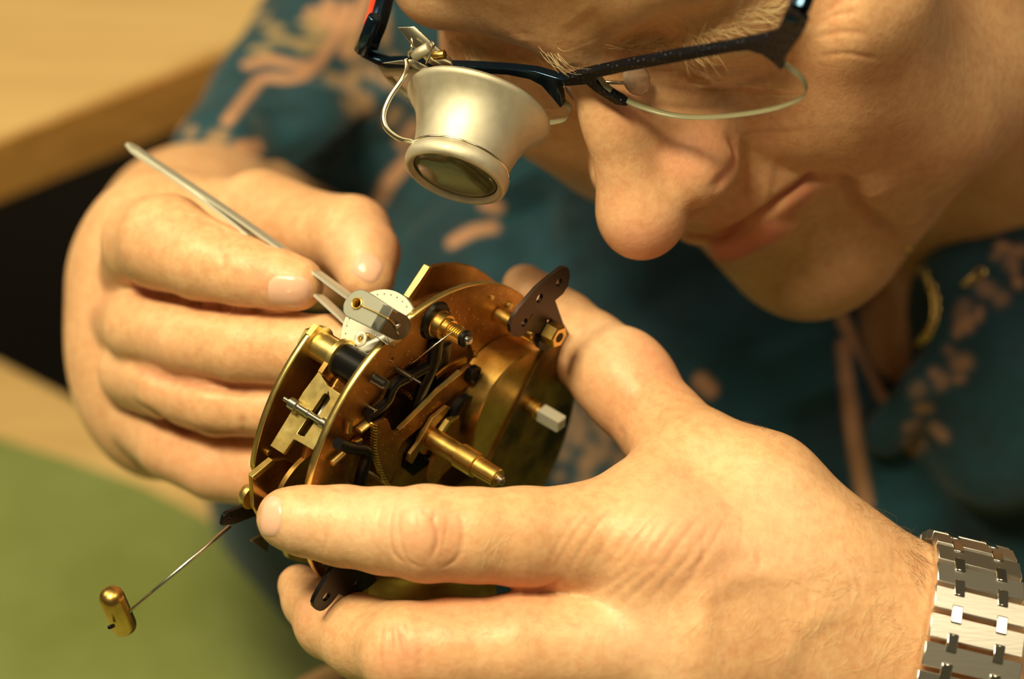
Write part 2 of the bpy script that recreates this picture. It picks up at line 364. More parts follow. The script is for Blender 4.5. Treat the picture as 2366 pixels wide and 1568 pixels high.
class Skinwork:                                       # strokes and pigment on a sculpted surface
    def __init__(s, V, F):
        s.V = V; s.F = F; s.T = np.zeros((len(V), 3)); s.rebuild()
    def rebuild(s):
        s.Nn = normals(s.V, s.F); s.bvh = BVHTree.FromPolygons(s.V.tolist(), s.F)
    def cast(s, px, py):
        r = unit(ray(px, py)); h = s.bvh.ray_cast(Vector((0, 0, 0)), Vector(r)); return (None, None) if h[0] is None else (np.array(h[0]), np.array(h[1]))
    def trace(s, pts, n=6):
        out = []
        for q in (spline([(*p, 0) for p in pts], n) if len(pts) > 1 else [(*pts[0], 0)]):
            h, _ = s.cast(q[0], q[1])
            if h is not None: out.append(h)
        return out
    def dist(s, line, reach):
        A = np.array(line); lo = A.min(0)-reach; hi = A.max(0)+reach; idx = np.nonzero(((s.V > lo) & (s.V < hi)).all(1))[0]; X = s.V[idx]
        D = np.full(len(X), 1e9); T = np.zeros(len(X)); n = max(len(A)-1, 1)
        if len(A) == 1: return idx, np.linalg.norm(X-A[0], axis=1), T+0.5
        for i in range(len(A)-1):
            ab = A[i+1]-A[i]
            if ab@ab > 64: continue
            t = np.clip((X-A[i])@ab/max(ab@ab, 1e-9), 0, 1); d = np.linalg.norm(X-A[i]-t[:, None]*ab, axis=1); m = d < D; D[m] = d[m]; T[m] = (i+t[m])/n
        return idx, D, T
    def stroke(s, pts, w, depth, taper=True, color=None, cw=None, line=None, n=6):
        line = s.trace(pts, n) if line is None else line
        if len(line) < 1: return
        idx, D, T = s.dist(line, 3.2*max(w, cw or 0)); g = np.exp(-(D/w)**2)
        tp = np.clip(4*np.minimum(T, 1-T)+0.15, 0, 1) if taper and len(line) > 1 else 1.0
        s.V[idx] += s.Nn[idx]*(depth*g*tp)[:, None]
        if color is not None:
            g2 = np.exp(-(D/(cw or w))**2)*tp; s.T[idx] = np.maximum(s.T[idx], g2[:, None]*np.array(color))
    def paint(s, pts, w, color, hard=2, n=6):
        line = s.trace(pts, n)
        if not line: return
        idx, D, T = s.dist(line, 2.6*w); g = np.exp(-(D/w)**hard); s.T[idx] = np.maximum(s.T[idx], g[:, None]*np.array(color))
    def make(s, name, m, parent=None):
        o = build(name, s.V, s.F, m, parent); a = o.data.color_attributes.new('tint', 'FLOAT_COLOR', 'POINT')
        a.data.foreach_set('color', np.concatenate([s.T, np.ones((len(s.T), 1))], 1).ravel()); return o
# ------------------------------------------------------------------ the man: head, neck, arms and hands, one surface
def R_(px, d): return px*d/FPX                        # a width in sight-line units -> mm
HL = unit([0.80, 0.0, 0.60]); HU = np.array([-0.52, 0.54, 0.67]); HU = unit(HU-HL*(HU@HL)); HF = np.cross(HL, HU); HAX = np.array([HL, HU, HF])
NAS = P(1338, 100, 507)
def H(l, u, f): return NAS+HL*l+HU*u+HF*f
def rot(ax, deg, v):
    a = math.radians(deg); ax = unit(ax); return v*math.cos(a)+np.cross(ax, v)*math.sin(a)+ax*np.dot(ax, v)*(1-math.cos(a))
sk = Sculpt()
def he(l, u, f, r, k=8, op=1, tilt=None):
    ax = HAX
    if tilt: ax = np.array([rot(H(0, 0, 0)*0+HAX[tilt[0]], tilt[1], a) for a in HAX])
    sk.ell(H(l, u, f), r, ax, k, op)
def hc(a, ra, b, rb, k=6, op=1): sk.cone(H(*a), ra, H(*b), rb, k, op)
# skull, face mass
he(1.5, 26, -92, (71, 84, 96), 10)
he(2, 30, -42, (54.5, 52, 43), 16)
he(1.5, -42, -76, (64, 62, 62), 20)
he(0, -50, -31, (41, 36, 31), 18)                     # maxilla
he(2, -70, -28, (38, 24, 26), 14)
for s in (-1, 1):
    hc((s*7, 9, -5), 9, (s*36, 14, -12), 9.5, 8)      # brow
    hc((s*34, 13, -12), 9.5, ((52 if s > 0 else -46), 4, -33), 9, 10)
    he((50 if s > 0 else -46), -24, -30, (19, 15, 20), 12)              # cheekbone
    he(s*40, -46, -28, (22, 22, 22), 16)              # cheek
    he(s*43, -74, -38, (21, 22, 23), 18)              # jowl
    hc((2+s*11, -107, -22), 13, (s*46, -88, -54), 15, 14)
    hc((s*46, -84, -52), 15, (s*62, -48, -90), 14, 14)
he(3, -108, -13, (17, 14, 14), 12)                     # chin
he(3, -93, -30, (31, 22, 25), 14)
for s in (-1, 1):
    he(s*30, -9, 4, (19, 11, 12), 10, -1)              # eye sockets
    he(s*31, -8, -13, (15, 13, 12.5), 6)          # closed lids over the eyes
# nose
hc((0, 2, -2), 6.5, (1.8, -19, 7.5), 6.9, 8); hc((1.8, -19, 7.5), 6.9, (1.6, -37, 17.5), 9.0, 5)
he(1.6, -39.5, 18.3, (10.4, 10.5, 11.5), 4)
for s in (-1, 1):
    hc(((6 if s > 0 else -4), -10, -6), 6.5, ((11 if s > 0 else -7.5), -33, 1 if s > 0 else -1), 8, 8)
    he(13.6 if s > 0 else -7.5, -38.0, 5.0 if s > 0 else 4.0, (8.6 if s > 0 else 8, 10, 11.5), 3.5)
    he(s*7.0, -53.5, 8, (3.2, 3, 5.5), 2, -1)
hc((0, -47, 14), 5.5, (0, -54, 2), 7, 5)
# mouth
he(2, -64, -7, (23, 9, 9.5), 7)
he(3, -84, -11, (17, 7, 8), 8)
for s in (-1, 1):
    hc((2, -75, -0.2), 5.4, (2+s*12, -74, -3.8), 4.9, 4); hc((2+s*12, -74, -3.8), 4.9, (2+s*23, -70, -12.5), 2.6, 4)
# ears
for s in (-1, 1):
    he(s*76, -12, -92, (5, 31, 18), 4); he(s*81, -10, -90, (4, 22, 11), 2, -1)
# neck, shoulders, chest
sk.cone(H(0, -55, -104), 56, (165, 50, -692), 54, 14)
sk.cone((165, 50, -692), 54, (130, -60, -755), 84, 30)
SR = np.array([-8, 96, -735]); SL = np.array([300, 50, -700])
sk.cone((150, 20, -690), 28, P(2085, 810, 670), 20, 14)
sk.cone((130, 10, -740), 56, SR, 38, 25); sk.cone((130, 10, -740), 56, SL, 42, 25)
sk.ell((95, -170, -800), (140, 190, 85), None, 25)

# ---- left arm and hand (photo right, holding the movement)
def pc(pts, k=1.5):
    q = [(P(x, y, d), R_(r, d)) for x, y, r, d in pts]; sk.chain(q, k)
WL = P(2240, 1570, 522)
EL = np.array([262, -110, -560.])
sk.cone(SL, 46, EL, 36, 15); sk.cone(EL, 38, P(2620, 1720, 535), 34, 10)
sk.cone(P(2620, 1720, 535), 34, P(2230, 1585, 524), 25, 14)
def pe(x, y, d, r, ang=0, k=8, op=1, pitch=0):         # flattened mass seen at a sight line; r in mm, ang in the photo plane
    a = math.radians(ang); ax = np.array([[math.cos(a), math.sin(a), 0], [-math.sin(a), math.cos(a), 0], [0, 0, 1.0]])
    if pitch: ax = np.array([rot(ax[1], pitch, v) for v in ax])
    sk.ell(P(x, y, d), r, ax, k, op)
pe(2130, 1545, 518, (24, 21, 19), -15, 12)
pe(1920, 1440, 512, (32, 25, 17), -24, 14)             # back of the hand
pe(1700, 1420, 508, (30, 27, 15), -10, 16)
pc([(1390, 1236, 118, 500), (1520, 1270, 142, 500), (1800, 1360, 150, 507), (2050, 1470, 170, 513)], 12)
pc([(1420, 1500, 120, 500), (1600, 1510, 140, 500), (2000, 1560, 160, 512)], 12)
pc([(1560, 1700, 120, 512), (1800, 1680, 130, 514), (2050, 1640, 160, 518)], 12)
pc([(1600, 1880, 100, 530), (1850, 1800, 120, 526), (2100, 1700, 150, 524)], 12)
# index finger
pc([(664, 1197, 72, 499), (705, 1203, 80, 498.5), (790, 1214, 92, 498), (890, 1226, 99, 495), (985, 1233, 106, 492), (1090, 1236, 108, 492), (1210, 1240, 114, 495), (1330, 1243, 121, 498), (1420, 1245, 128, 500)], 2.0)
pe(985, 1230, 489, (8.5, 9.3, 8.0), 0, 4)
# middle finger
pc([(690, 1352, 50, 529), (718, 1385, 66, 525), (768, 1434, 88, 517), (840, 1474, 95, 508), (930, 1498, 107, 499), (1040, 1500, 116, 495), (1200, 1496, 123, 495), (1440, 1494, 132, 498)], 2.0)
pe(930, 1508, 492, (8.8, 9.8, 8.0), -8, 4)
# ring and little finger, curled under the movement
pc([(900, 1600, 72, 540), (1000, 1680, 86, 528), (1120, 1710, 96, 512), (1300, 1710, 102, 508), (1560, 1700, 112, 512)], 2.0)
pc([(1120, 1790, 64, 548), (1200, 1850, 72, 538), (1320, 1880, 80, 526), (1600, 1880, 92, 530)], 2.0)
# thumb
pc([(1212, 662, 53, 560), (1245, 700, 66, 556), (1300, 752, 80, 551), (1365, 812, 92, 544), (1415, 858, 102, 539), (1470, 915, 104, 533), (1530, 985, 104, 527), (1605, 1070, 122, 520), (1680, 1140, 135, 515)], 2.2)
pe(1440, 865, 533, (10, 10.5, 8), -45, 5)
pc([(1640, 1110, 112, 518), (1760, 1160, 140, 513), (1900, 1305, 128, 512), (2060, 1440, 115, 515)], 9)
pc([(1400, 1215, 70, 505), (1500, 1140, 70, 509), (1580, 1080, 80, 515)], 9)      # web between thumb and index

# ---- right arm and hand (photo left, holding the tweezers)
ER = P(740, 350, 800)
sk.cone(SR, 42, ER, 34, 15); sk.cone(ER, 28, P(445, 562, 655), 25, 10); sk.cone(P(445, 562, 655), 25, P(400, 660, 610), 27, 14)
pe(390, 720, 592, (24, 36, 20), 8, 14)
pe(330, 900, 590, (17, 24, 17), 20, 12)
pc([(400, 560, 150, 600), (560, 560, 130, 590), (740, 580, 118, 582), (800, 590, 112, 576)], 8)      # thumb ball
# index finger of that hand
pc([(686, 655, 64, 527), (645, 648, 73, 529), (560, 628, 82, 533), (470, 600, 96, 538), (385, 560, 112, 546), (340, 560, 105, 556), (330, 620, 100, 575)], 1.2)
# thumb
pc([(848, 640, 66, 545), (840, 588, 84, 550), (812, 545, 94, 558), (720, 534, 94, 570), (600, 500, 110, 585)], 1.4)
# middle
pc([(822, 776, 46, 526), (770, 795, 70, 529), (680, 806, 84, 533), (560, 800, 91, 538), (440, 780, 90, 546), (330, 750, 92, 560), (300, 740, 90, 580)], 1.0)
# ring
pc([(700, 940, 60, 540), (620, 942, 70, 541), (500, 926, 82, 546), (390, 890, 80, 554), (310, 860, 84, 570)], 1.0)
# little
pc([(680, 1080, 62, 552), (600, 1090, 80, 553), (500, 1072, 86, 558), (400, 1026, 84, 566), (330, 970, 82, 580)], 1.0)

import time; _t = time.time()
V, F = sk.mesh(1.0)
px = pix(V); Nm = normals(V, F.tolist()); face = ((Nm*(-V)).sum(1) > -5) & (px[:, 0] > 500) & (px[:, 0] < 2450) & (px[:, 1] > -60) & (px[:, 1] < 1640) & (V[:, 2] > -590)
msk = face[F].all(1)
V, F = refine(V, F, msk)
body = Skinwork(V, F)
print('body', len(V), len(F), round(time.time()-_t, 1))
# ---- sculpted strokes, skin colour and shade tinted into the cheek fold
S_ = body.stroke; PT = body.paint
# face: folds
S_([(1672, 300), (1700, 335), (1702, 375), (1672, 415), (1640, 440)], 2.0, -1.1, color=(0.55, 0, 0.12), cw=2.2)
S_([(1700, 330), (1780, 378), (1860, 402), (1945, 408), (1960, 415)], 3.2, -0.8)
S_([(1940, 406), (1962, 425), (1978, 462), (2025, 508), (2095, 545)], 2.6, -2.3, color=(0.25, 0, 0.35), cw=1.8)  # dark tint put into the fold as its shade
S_([(1950, 412), (1975, 458), (2020, 502), (2080, 538)], 1.1, -0.7, color=(0.15, 0, 0.15), cw=1)
S_([(1990, 400), (2030, 450), (2090, 492), (2150, 500)], 6.5, 2.6)
S_([(1760, 330), (1880, 350), (1980, 380)], 7, 0.6)
S_([(1720, 420), (1790, 430)], 7, 0.9)
MOUTH = [(1592, 552), (1640, 556), (1690, 538), (1750, 500), (1815, 455), (1872, 418)]
S_(MOUTH, 1.5, -2.2, taper=False, color=(1, 0, 0.5), cw=1.0)
S_(MOUTH, 0.8, -0.9, taper=False)
S_([(1872, 418), (1895, 412), (1945, 410)], 1.6, -0.8)
S_([(1625, 592), (1690, 582), (1760, 545), (1825, 478)], 3.4, 1.5, color=(0.95, 0, 0.05), cw=3.9)
PT([(1790, 520), (1840, 470), (1862, 440)], 2.8, (0.6, 0, 0.1), 3)
S_([(1670, 655), (1740, 640), (1830, 575), (1890, 500)], 4.0, -0.8)
S_([(1612, 515), (1680, 505), (1760, 465)], 3.0, 0.5, color=(0.35, 0, 0), cw=3)
PT([(1460, 560), (1520, 560)], 8, (0.42, 0, 0)); PT([(1590, 360), (1620, 330)], 8, (0.45, 0, 0.05)); PT([(1450, 250), (1480, 262)], 4.5, (0.42, 0, 0))
PT([(1420, 480)], 8, (0.22, 0, 0)); PT([(1900, 180), (2000, 220), (2080, 330)], 12, (0.16, 0, 0)); PT([(1720, 250)], 12, (0.1, 0, 0)); PT([(2200, 330)], 10, (0.12, 0, 0))
PT([(1700, 440), (1800, 400)], 8, (0, 0, 0.10)); PT([(1760, 680), (1900, 660)], 10, (0.1, 0, 0.08))
# wrinkles by the eye and on the brow
for q in ([(1880, 60), (1930, 35), (1990, 25)], [(1875, 90), (1940, 75), (2010, 78)], [(1880, 45), (1925, 15), (1960, -8)], [(1890, 130), (1960, 125), (2040, 140)]):
    S_(q, 0.8, -0.22, color=(0.2, 0, 0.05), cw=0.7)
S_([(1160, 10), (1185, 60), (1215, 95)], 3, -0.5); S_([(1330, 40), (1420, 95)], 5, -0.8)
S_([(1310, 150), (1345, 175), (1380, 178)], 2.0, -0.6)
for q in ([(1480, 190), (1600, 205), (1720, 190), (1800, 160)], [(1500, 165), (1620, 160), (1740, 140)], [(1470, 235), (1580, 252), (1700, 245)]): S_(q, 1.1, -0.6, color=(0.15, 0, 0.12), cw=1.0)
# left hand
RED = lambda a: (a, 0, 0)
PT([(985, 1240)], 8, RED(0.30)); PT([(1040, 1235)], 5, RED(0.22)); PT([(1540, 1262), (1640, 1275)], 9, RED(0.24)); PT([(930, 1500)], 7, RED(0.35)); PT([(1490, 815), (1540, 850)], 8, RED(0.36))
PT([(1420, 730), (1470, 760)], 5, (0.3, 0, 0.12)); PT([(1850, 1010)], 7, RED(0.2)); PT([(1400, 900), (1420, 980)], 8, RED(0.22)); PT([(1000, 1395), (1200, 1390)], 7, (0.32, 0, 0.05)); PT([(720, 1390)], 7, RED(0.25))
PT([(820, 1190), (900, 1180)], 8, (0, 0.4, 0)); PT([(1600, 1150), (1800, 1220)], 14, (0, 0.25, 0)); PT([(1400, 760)], 9, (0, 0.3, 0)); PT([(675, 1190), (680, 1230)], 4, (0, 0.3, 0)); PT([(1420, 1440), (1500, 1480)], 9, (0, 0.25, 0))
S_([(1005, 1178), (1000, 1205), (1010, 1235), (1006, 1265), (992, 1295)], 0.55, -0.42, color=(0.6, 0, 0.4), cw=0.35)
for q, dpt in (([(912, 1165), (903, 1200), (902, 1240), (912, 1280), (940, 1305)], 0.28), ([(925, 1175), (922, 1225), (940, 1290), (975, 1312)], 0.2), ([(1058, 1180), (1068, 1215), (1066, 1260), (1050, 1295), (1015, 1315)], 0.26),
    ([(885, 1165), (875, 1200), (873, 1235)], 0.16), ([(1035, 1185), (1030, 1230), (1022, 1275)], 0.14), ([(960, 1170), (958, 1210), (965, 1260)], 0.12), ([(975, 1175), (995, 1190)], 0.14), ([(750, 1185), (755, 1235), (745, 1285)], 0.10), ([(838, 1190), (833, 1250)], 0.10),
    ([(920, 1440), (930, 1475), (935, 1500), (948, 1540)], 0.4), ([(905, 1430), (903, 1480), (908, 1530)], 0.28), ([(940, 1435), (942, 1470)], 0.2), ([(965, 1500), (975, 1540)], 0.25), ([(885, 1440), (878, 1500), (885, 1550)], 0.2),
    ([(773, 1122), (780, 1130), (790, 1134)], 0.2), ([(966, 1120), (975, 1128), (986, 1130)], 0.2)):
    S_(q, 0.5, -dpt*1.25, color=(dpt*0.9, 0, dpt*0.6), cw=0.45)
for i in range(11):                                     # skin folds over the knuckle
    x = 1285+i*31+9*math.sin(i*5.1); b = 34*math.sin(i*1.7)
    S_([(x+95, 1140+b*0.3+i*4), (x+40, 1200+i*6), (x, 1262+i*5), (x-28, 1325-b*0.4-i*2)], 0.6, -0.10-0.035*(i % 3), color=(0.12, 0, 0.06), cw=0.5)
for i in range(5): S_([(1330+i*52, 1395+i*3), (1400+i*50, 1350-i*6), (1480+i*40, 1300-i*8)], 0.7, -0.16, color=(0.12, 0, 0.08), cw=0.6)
for i in range(26):                                     # fine ridges on the back of the hand
    x = RNG.uniform(1500, 2080); y = RNG.uniform(1180, 1520); l = RNG.uniform(40, 100); a = RNG.uniform(-0.2, 0.5)
    S_([(x, y), (x+l*0.5*math.sin(a)+4, y+l*0.5), (x+l*math.sin(a), y+l)], 0.6, -0.11, color=(0.08, 0, 0.05), cw=0.6)
S_([(1610, 1560), (1625, 1430), (1640, 1370), (1720, 1330), (1850, 1325)], 3.2, 0.9); S_([(1560, 1330), (1700, 1260), (1850, 1250)], 3.5, 0.5); S_([(1800, 1560), (1850, 1450), (1950, 1400)], 3, 0.6)
S_([(1300, 1335), (1255, 1360), (1180, 1368)], 1.2, -0.5, color=(0.4, 0, 0.2), cw=1.0)
S_([(1430, 985), (1440, 1010), (1436, 1045)], 1.6, -0.3, color=(0.2, 0, 0.1), cw=1)
S_([(1700, 1020), (1850, 1100), (2000, 1215)], 4, 0.7)
# right hand
PT([(615, 660), (600, 640)], 5, RED(0.32)); PT([(350, 560)], 8, RED(0.12)); PT([(240, 690)], 9, RED(0.26)); PT([(400, 860)], 9, RED(0.2)); PT([(620, 900)], 8, RED(0.18)); PT([(420, 1040), (520, 1080)], 10, RED(0.25)); PT([(800, 560)], 8, (0, 0.3, 0)); PT([(890, 470), (910, 560)], 8, RED(0.25))
for q in ([(395, 470), (400, 530), (398, 600)], [(430, 480), (440, 560)], [(515, 560), (517, 640)], [(450, 770), (455, 840)], [(560, 960), (565, 1005)], [(430, 500), (500, 520), (540, 560)]): S_(q, 1.0, -0.3, color=(0.15, 0, 0.05), cw=0.9)
for q in ([(285, 640), (330, 672), (440, 698), (560, 716), (735, 722)], [(290, 830), (380, 872), (520, 892), (640, 894)], [(310, 930), (400, 980), (500, 1003), (600, 1004)]):
    S_(q, 1.6, -1.2, color=(0.5, 0, 0.3), cw=1.3)
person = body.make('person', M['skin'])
props(person, 'pale-browed man in a printed teal shirt bending over the clock movement in his hand', 'person')
body.rebuild()

# ---- nails
def nail(c, rx, ry, ang, lift=0.3):
    a = math.radians(ang); R2 = 10; K = 26; v = []; f = []; ok = True
    for j in range(R2+1):
        for i in range(K):
            t = 2*math.pi*i/K; r = j/R2; cx = math.cos(t); cy = math.sin(t); q = (abs(cx)**3+abs(cy)**3)**(-1/3)
            x, y = cx*q*r*rx, cy*q*r*ry; h, n = body.cast(c[0]+x*math.cos(a)-y*math.sin(a), c[1]+x*math.sin(a)+y*math.cos(a))
            if h is None: return
            v.append(h+n*lift*(1-r**6)*1.0-n*0.12*(r**8))
    for j in range(R2):
        for i in range(K): f.append((j*K+i, j*K+(i+1) % K, (j+1)*K+(i+1) % K, (j+1)*K+i))
    f.append(tuple(range(K)))
    build('fingernail', v, f, M['nail'], person)
nail((627, 1193), 26, 51, 6); nail((657, 1362), 17, 42, -12); nail((668, 672), 52, 40, 3); nail((850, 618), 36, 34, 30)

# ---- hair as fine strands
def strands(name, roots, m, rad=0.035):
    mb = MB()
    for pts in roots:
        mb.add(*g_tube(pts, [rad*(1-0.75*i/(len(pts)-1)) for i in range(len(pts))], 4))
    o = mb.go(name, m, person); o['kind'] = 'stuff'; return o
def hairs(poly, n, spread, length, direc, lift=0.5, curl=0.4):
    out = []; line = spline([(*p, 0) for p in poly], 8)
    for _ in range(n):
        q = line[RNG.integers(len(line))]; x = q[0]+RNG.normal(0, spread); y = q[1]+RNG.normal(0, spread*0.6); h, nn = body.cast(x, y)
        if h is None: continue
        dd = np.array([direc[0], -direc[1], 0.])+RNG.normal(0, 0.35, 3); dd = unit(dd-nn*(dd@nn)); sd = np.cross(nn, dd)*RNG.normal(0, curl); L_ = length*RNG.uniform(0.5, 1.3); pts = []
        for i in range(6):
            t = i/5; pts.append(h+dd*L_*t+nn*lift*L_*t*(1-0.55*t)+sd*L_*t*t)
        out.append(pts)
    return out
strands('eyebrow', hairs([(1430, 112), (1540, 98), (1660, 68), (1790, 12)], 260, 16, 7.5, (0.9, -0.2), 0.6), M['hair'], 0.055)
strands('eyebrow', hairs([(1040, 85), (1100, 118), (1180, 135), (1280, 132)], 200, 13, 6.0, (0.8, 0.4), 0.7), M['hair'], 0.055)
hh = hairs([(1080, 1190), (1160, 1230), (1120, 1280)], 60, 38, 2.6, (-0.6, 0.5), 0.3)+hairs([(1020, 1420), (1200, 1440), (1350, 1420)], 60, 40, 2.8, (-0.8, 0.3), 0.3)
hh += hairs([(1550, 1420), (1800, 1420), (2020, 1480)], 110, 70, 5.5, (-0.5, 0.7), 0.22)+hairs([(1900, 1330), (2060, 1420), (2080, 1520)], 80, 40, 6.5, (-0.8, 0.5), 0.25)
strands('hand_hair', hh, M['hair'], 0.028)
strands('arm_hair', hairs([(1990, 1160), (2080, 1215), (2140, 1262)], 60, 16, 5.0, (0.7, -0.2), 0.5)+hairs([(1650, 930), (1800, 1010)], 30, 8, 2.0, (0.3, -0.8), 0.5)+hairs([(2110, 1270), (2130, 1350)], 40, 14, 4.0, (0.1, 0.9), 0.3), M['hair_dark'], 0.03)

# ---- shirt
sh = Sculpt()
sh.ell((60, -40, -772), (165, 112, 122), None, 20)
sh.cone((165, 42, -694), 62, (120, -60, -748), 94, 30)
sh.cone((110, 0, -724), 66, SR, 50, 30); sh.cone((130, 0, -722), 66, SL, 56, 30)
sh.cone(SL, 56, P(2850, 900, 650), 50, 20)
sh.cone(SR, 50, P(860, 170, 745), 40, 20); sh.cone(P(860, 170, 745), 40, P(690, 270, 715), 27, 14)
sh.cone(P(690, 270, 715), 27, P(525, 375, 680), 19, 8)
sh.cone(P(640, 170, 735), 9, P(600, 260, 700), 14, 8)
sh.cone(H(0, -60, -100), 60, (165, 52, -684), 56, 5, -1)                # neck opening
sh.cone((150, 30, -655), 32, P(2062, 850, 638), 13, 4, -1)
sh.ell(P(2165, 640, 655), (24, 33, 44), None, 4, -1)
sh.ell(P(2320, 830, 640), (28, 44, 22), None, 8)                       # collar fold
sh.cone(P(2366, 560, 630), 7, P(2120, 880, 625), 5, 5); sh.cone(P(2120, 880, 625), 5, P(2050, 1010, 638), 5, 5)
V, F = sh.mesh(1.9, smooth=3)
px = pix(V); Nm = normals(V, F.tolist())
V = V + Nm*(1.3*np.sin(V[:, 0]*0.11+V[:, 1]*0.05+2*np.sin(V[:, 1]*0.04))+0.8*np.sin(V[:, 1]*0.16-V[:, 0]*0.07))[:, None]
msk = ((Nm*(-V)).sum(1) > -5)[F].all(1) & ((px[:, 0] > 250) & (px[:, 0] < 2450) & (px[:, 1] > -60) & (px[:, 1] < 1300))[F].all(1)
V, F = refine(V, F, msk)
cl = Skinwork(V, F); CS = cl.stroke
for q, w, d_ in (([(640, 200), (660, 320), (700, 430)], 10, -5), ([(590, 120), (640, 230)], 8, -3), ([(850, 60), (880, 260), (900, 440)], 14, -8), ([(1180, 420), (1230, 560), (1260, 700)], 12, -9), ([(760, 180), (800, 330)], 16, 5), ([(1000, 480), (1060, 640)], 14, 4), ([(1500, 700), (1600, 900), (1700, 1100)], 16, 4), ([(1290, 470), (1275, 640)], 8, 5), ([(1850, 760), (1920, 950)], 12, 4), ([(460, 290), (640, 380)], 6, -2)):
    CS(q, w, d_)
cl.rebuild(); CP = cl.paint; OR = (1, 0, 0); OL = (0, 0.9, 0)
for q, w in (([(570, 150), (620, 138), (680, 150), (725, 150)], 1.8), ([(525, 280), (575, 215), (610, 180), (680, 182), (730, 150), (770, 90), (800, 40)], 1.9), ([(355, 330), (375, 305), (420, 290)], 1.8), ([(548, 345), (600, 338)], 2.4),
    ([(720, 30), (770, 50), (800, 20)], 2.6), ([(740, 60), (760, 10)], 2.6), ([(800, 120), (835, 20), (850, -20)], 2.4), ([(875, 470), (900, 420), (945, 370)], 2.3), ([(930, 330), (960, 290)], 2.4),
    ([(1045, 560), (1090, 535), (1140, 525)], 2.1), ([(1120, 470), (1150, 480)], 2.0), ([(1950, 800), (1960, 900), (1975, 1020), (2000, 1165)], 2.3), ([(1945, 735), (1990, 820), (2040, 920)], 1.9), ([(640, 420), (680, 425)], 3.0), ([(1620, 880), (1640, 900)], 2.6)):
    CP(q, w, OR, 6)
for _ in range(12): x, y = RNG.uniform(800, 960), RNG.uniform(20, 260); CP([(x, y), (x+RNG.uniform(-25, 25), y+RNG.uniform(10, 40))], RNG.uniform(1.6, 3.2), (0.7, 0.4, 0), 4)
for _ in range(10): x, y = RNG.uniform(560, 760), RNG.uniform(40, 130); CP([(x, y), (x+RNG.uniform(10, 50), y+RNG.uniform(-12, 12))], RNG.uniform(1.4, 2.6), OL, 4)
for q in ([(760, 180), (790, 190)], [(800, 200), (820, 170)], [(815, 210), (830, 260)], [(440, 305)], [(495, 320), (510, 316)], [(800, 240), (826, 268)]): CP(q, 2.4, (0.6, 0.5, 0), 4)
for _ in range(40): x, y = RNG.uniform(1270, 1450), RNG.uniform(920, 1150); CP([(x, y), (x+RNG.uniform(-18, 18), y+RNG.uniform(-10, 22))], RNG.uniform(1.2, 2.6), (RNG.uniform(0.35, 0.65), 0.2, 0), 3)
for _ in range(26): x = RNG.uniform(2100, 2380); y = 1180-(x-1980)*1.75+RNG.uniform(-40, 130); CP([(x, y), (x+RNG.uniform(-18, 18), y+RNG.uniform(-10, 22))], RNG.uniform(1.2, 2.6), (RNG.uniform(0.4, 0.9), 0, 0), 3)
cl.V += normals(cl.V, cl.F)*0
shirt = cl.make('shirt', M['cloth'], person); shirt['label'] = 'teal cotton shirt printed with orange-brown scrolls and flowers'
# ------------------------------------------------------------------ clock movement
mn = unit([0.7477, -0.4210, 0.5136]); me_ = unit([0.4906, 0.8714, 0]); mv = np.cross(mn, me_)
if mv[0] < 0: mv = -mv
D0 = 530.0; MC = P(997, 1024, D0); K = D0/FPX; RP = 40.6
PF = Frame(MC, me_, mv, mn)                             # plates: u up along the rim, v away from the lens, h along the arbors
movement = thing('clock_movement', MC, 'round brass clock movement with black levers and brass drum, held in the left hand', 'clock movement')
def PH(h, pts): return [tuple(PF.hit(x, y, h)) for x, y in pts]
def plate(name, m, pts, h0, h1, holes=(), parent=movement, bevel=0.12, **kw):
    hm = max(h0, h1); loops = [PH(hm, pts) if not isinstance(pts[0], np.ndarray) else pts]
    loops += [circ(*PF.hit(x, y, hm), r, 14) for x, y, r in holes]
    return MB().add(*g_prism(PF, loops, h0, h1)).go(name, m, parent, bevel=bevel, auto=35, **kw)
def mrod(name, m, x, y, h0, h1, r, r2=None, seg=24, parent=movement, hb=None):
    u, v = PF.hit(x, y, h0 if hb is None else hb); return MB().add(*g_rod(PF.pt(u, v, h0), PF.pt(u, v, h1), r, r2, seg)).go(name, m, parent, auto=40)
def mlathe(name, m, x, y, hb, prof, seg=32, parent=movement):
    u, v = PF.hit(x, y, hb); return MB().add(*g_lathe(PF.pt(u, v, hb), mn, prof, seg)).go(name, m, parent, auto=35)
def studs(name, m, pts, h, r, hh=0.8, parent=movement):
    for x, y in pts: mrod(name, m, x, y, h, h+hh, r, parent=parent, seg=14)
# front plate: a rim with a wide opening and a notch for the escapement
rim = circ(0, 0, RP, 120)
hole_px = [(1040, 742), (1000, 800), (945, 868), (895, 930), (850, 985), (822, 1050), (802, 1130), (800, 1230), (850, 1330), (960, 1330), (1050, 1240), (1075, 1150), (1040, 1080), (1040, 1010), (1075, 950), (1095, 860), (1085, 790)]
hole = [tuple(p[:2]) for p in spline([(*q, 0) for q in PH(0, hole_px)]+[(*PH(0, hole_px[:1])[0], 0)], 4)][:-1]
na = PF.hit(893, 800, 0); nb = PF.hit(944, 744, 0); ang = lambda q: math.atan2(q[1], q[0]) % (2*math.pi)
aa, ab = sorted((ang(na), ang(nb))); q0 = PF.hit(905, 806, 0); q1 = PF.hit(925, 790, 0); q2 = PF.hit(946, 757, 0)
inner = [q2, q1, q0] if ang(nb) < ang(na) else [q0, q1, q2]
outl = circ(0, 0, RP, 118, ab, aa+2*math.pi)+[tuple(p) for p in (inner if ang(nb) < ang(na) else inner)]
dots = [(x, y) for x, y in ((905, 832), (962, 768), (1100, 805))]
MB().add(*g_prism(PF, [outl, hole]+[circ(*PF.hit(x, y, 0), 0.7, 12) for x, y in dots if True][:1], -1.7, 0)).go('front_plate', M['brass_old'], movement, bevel=0.15, auto=35)
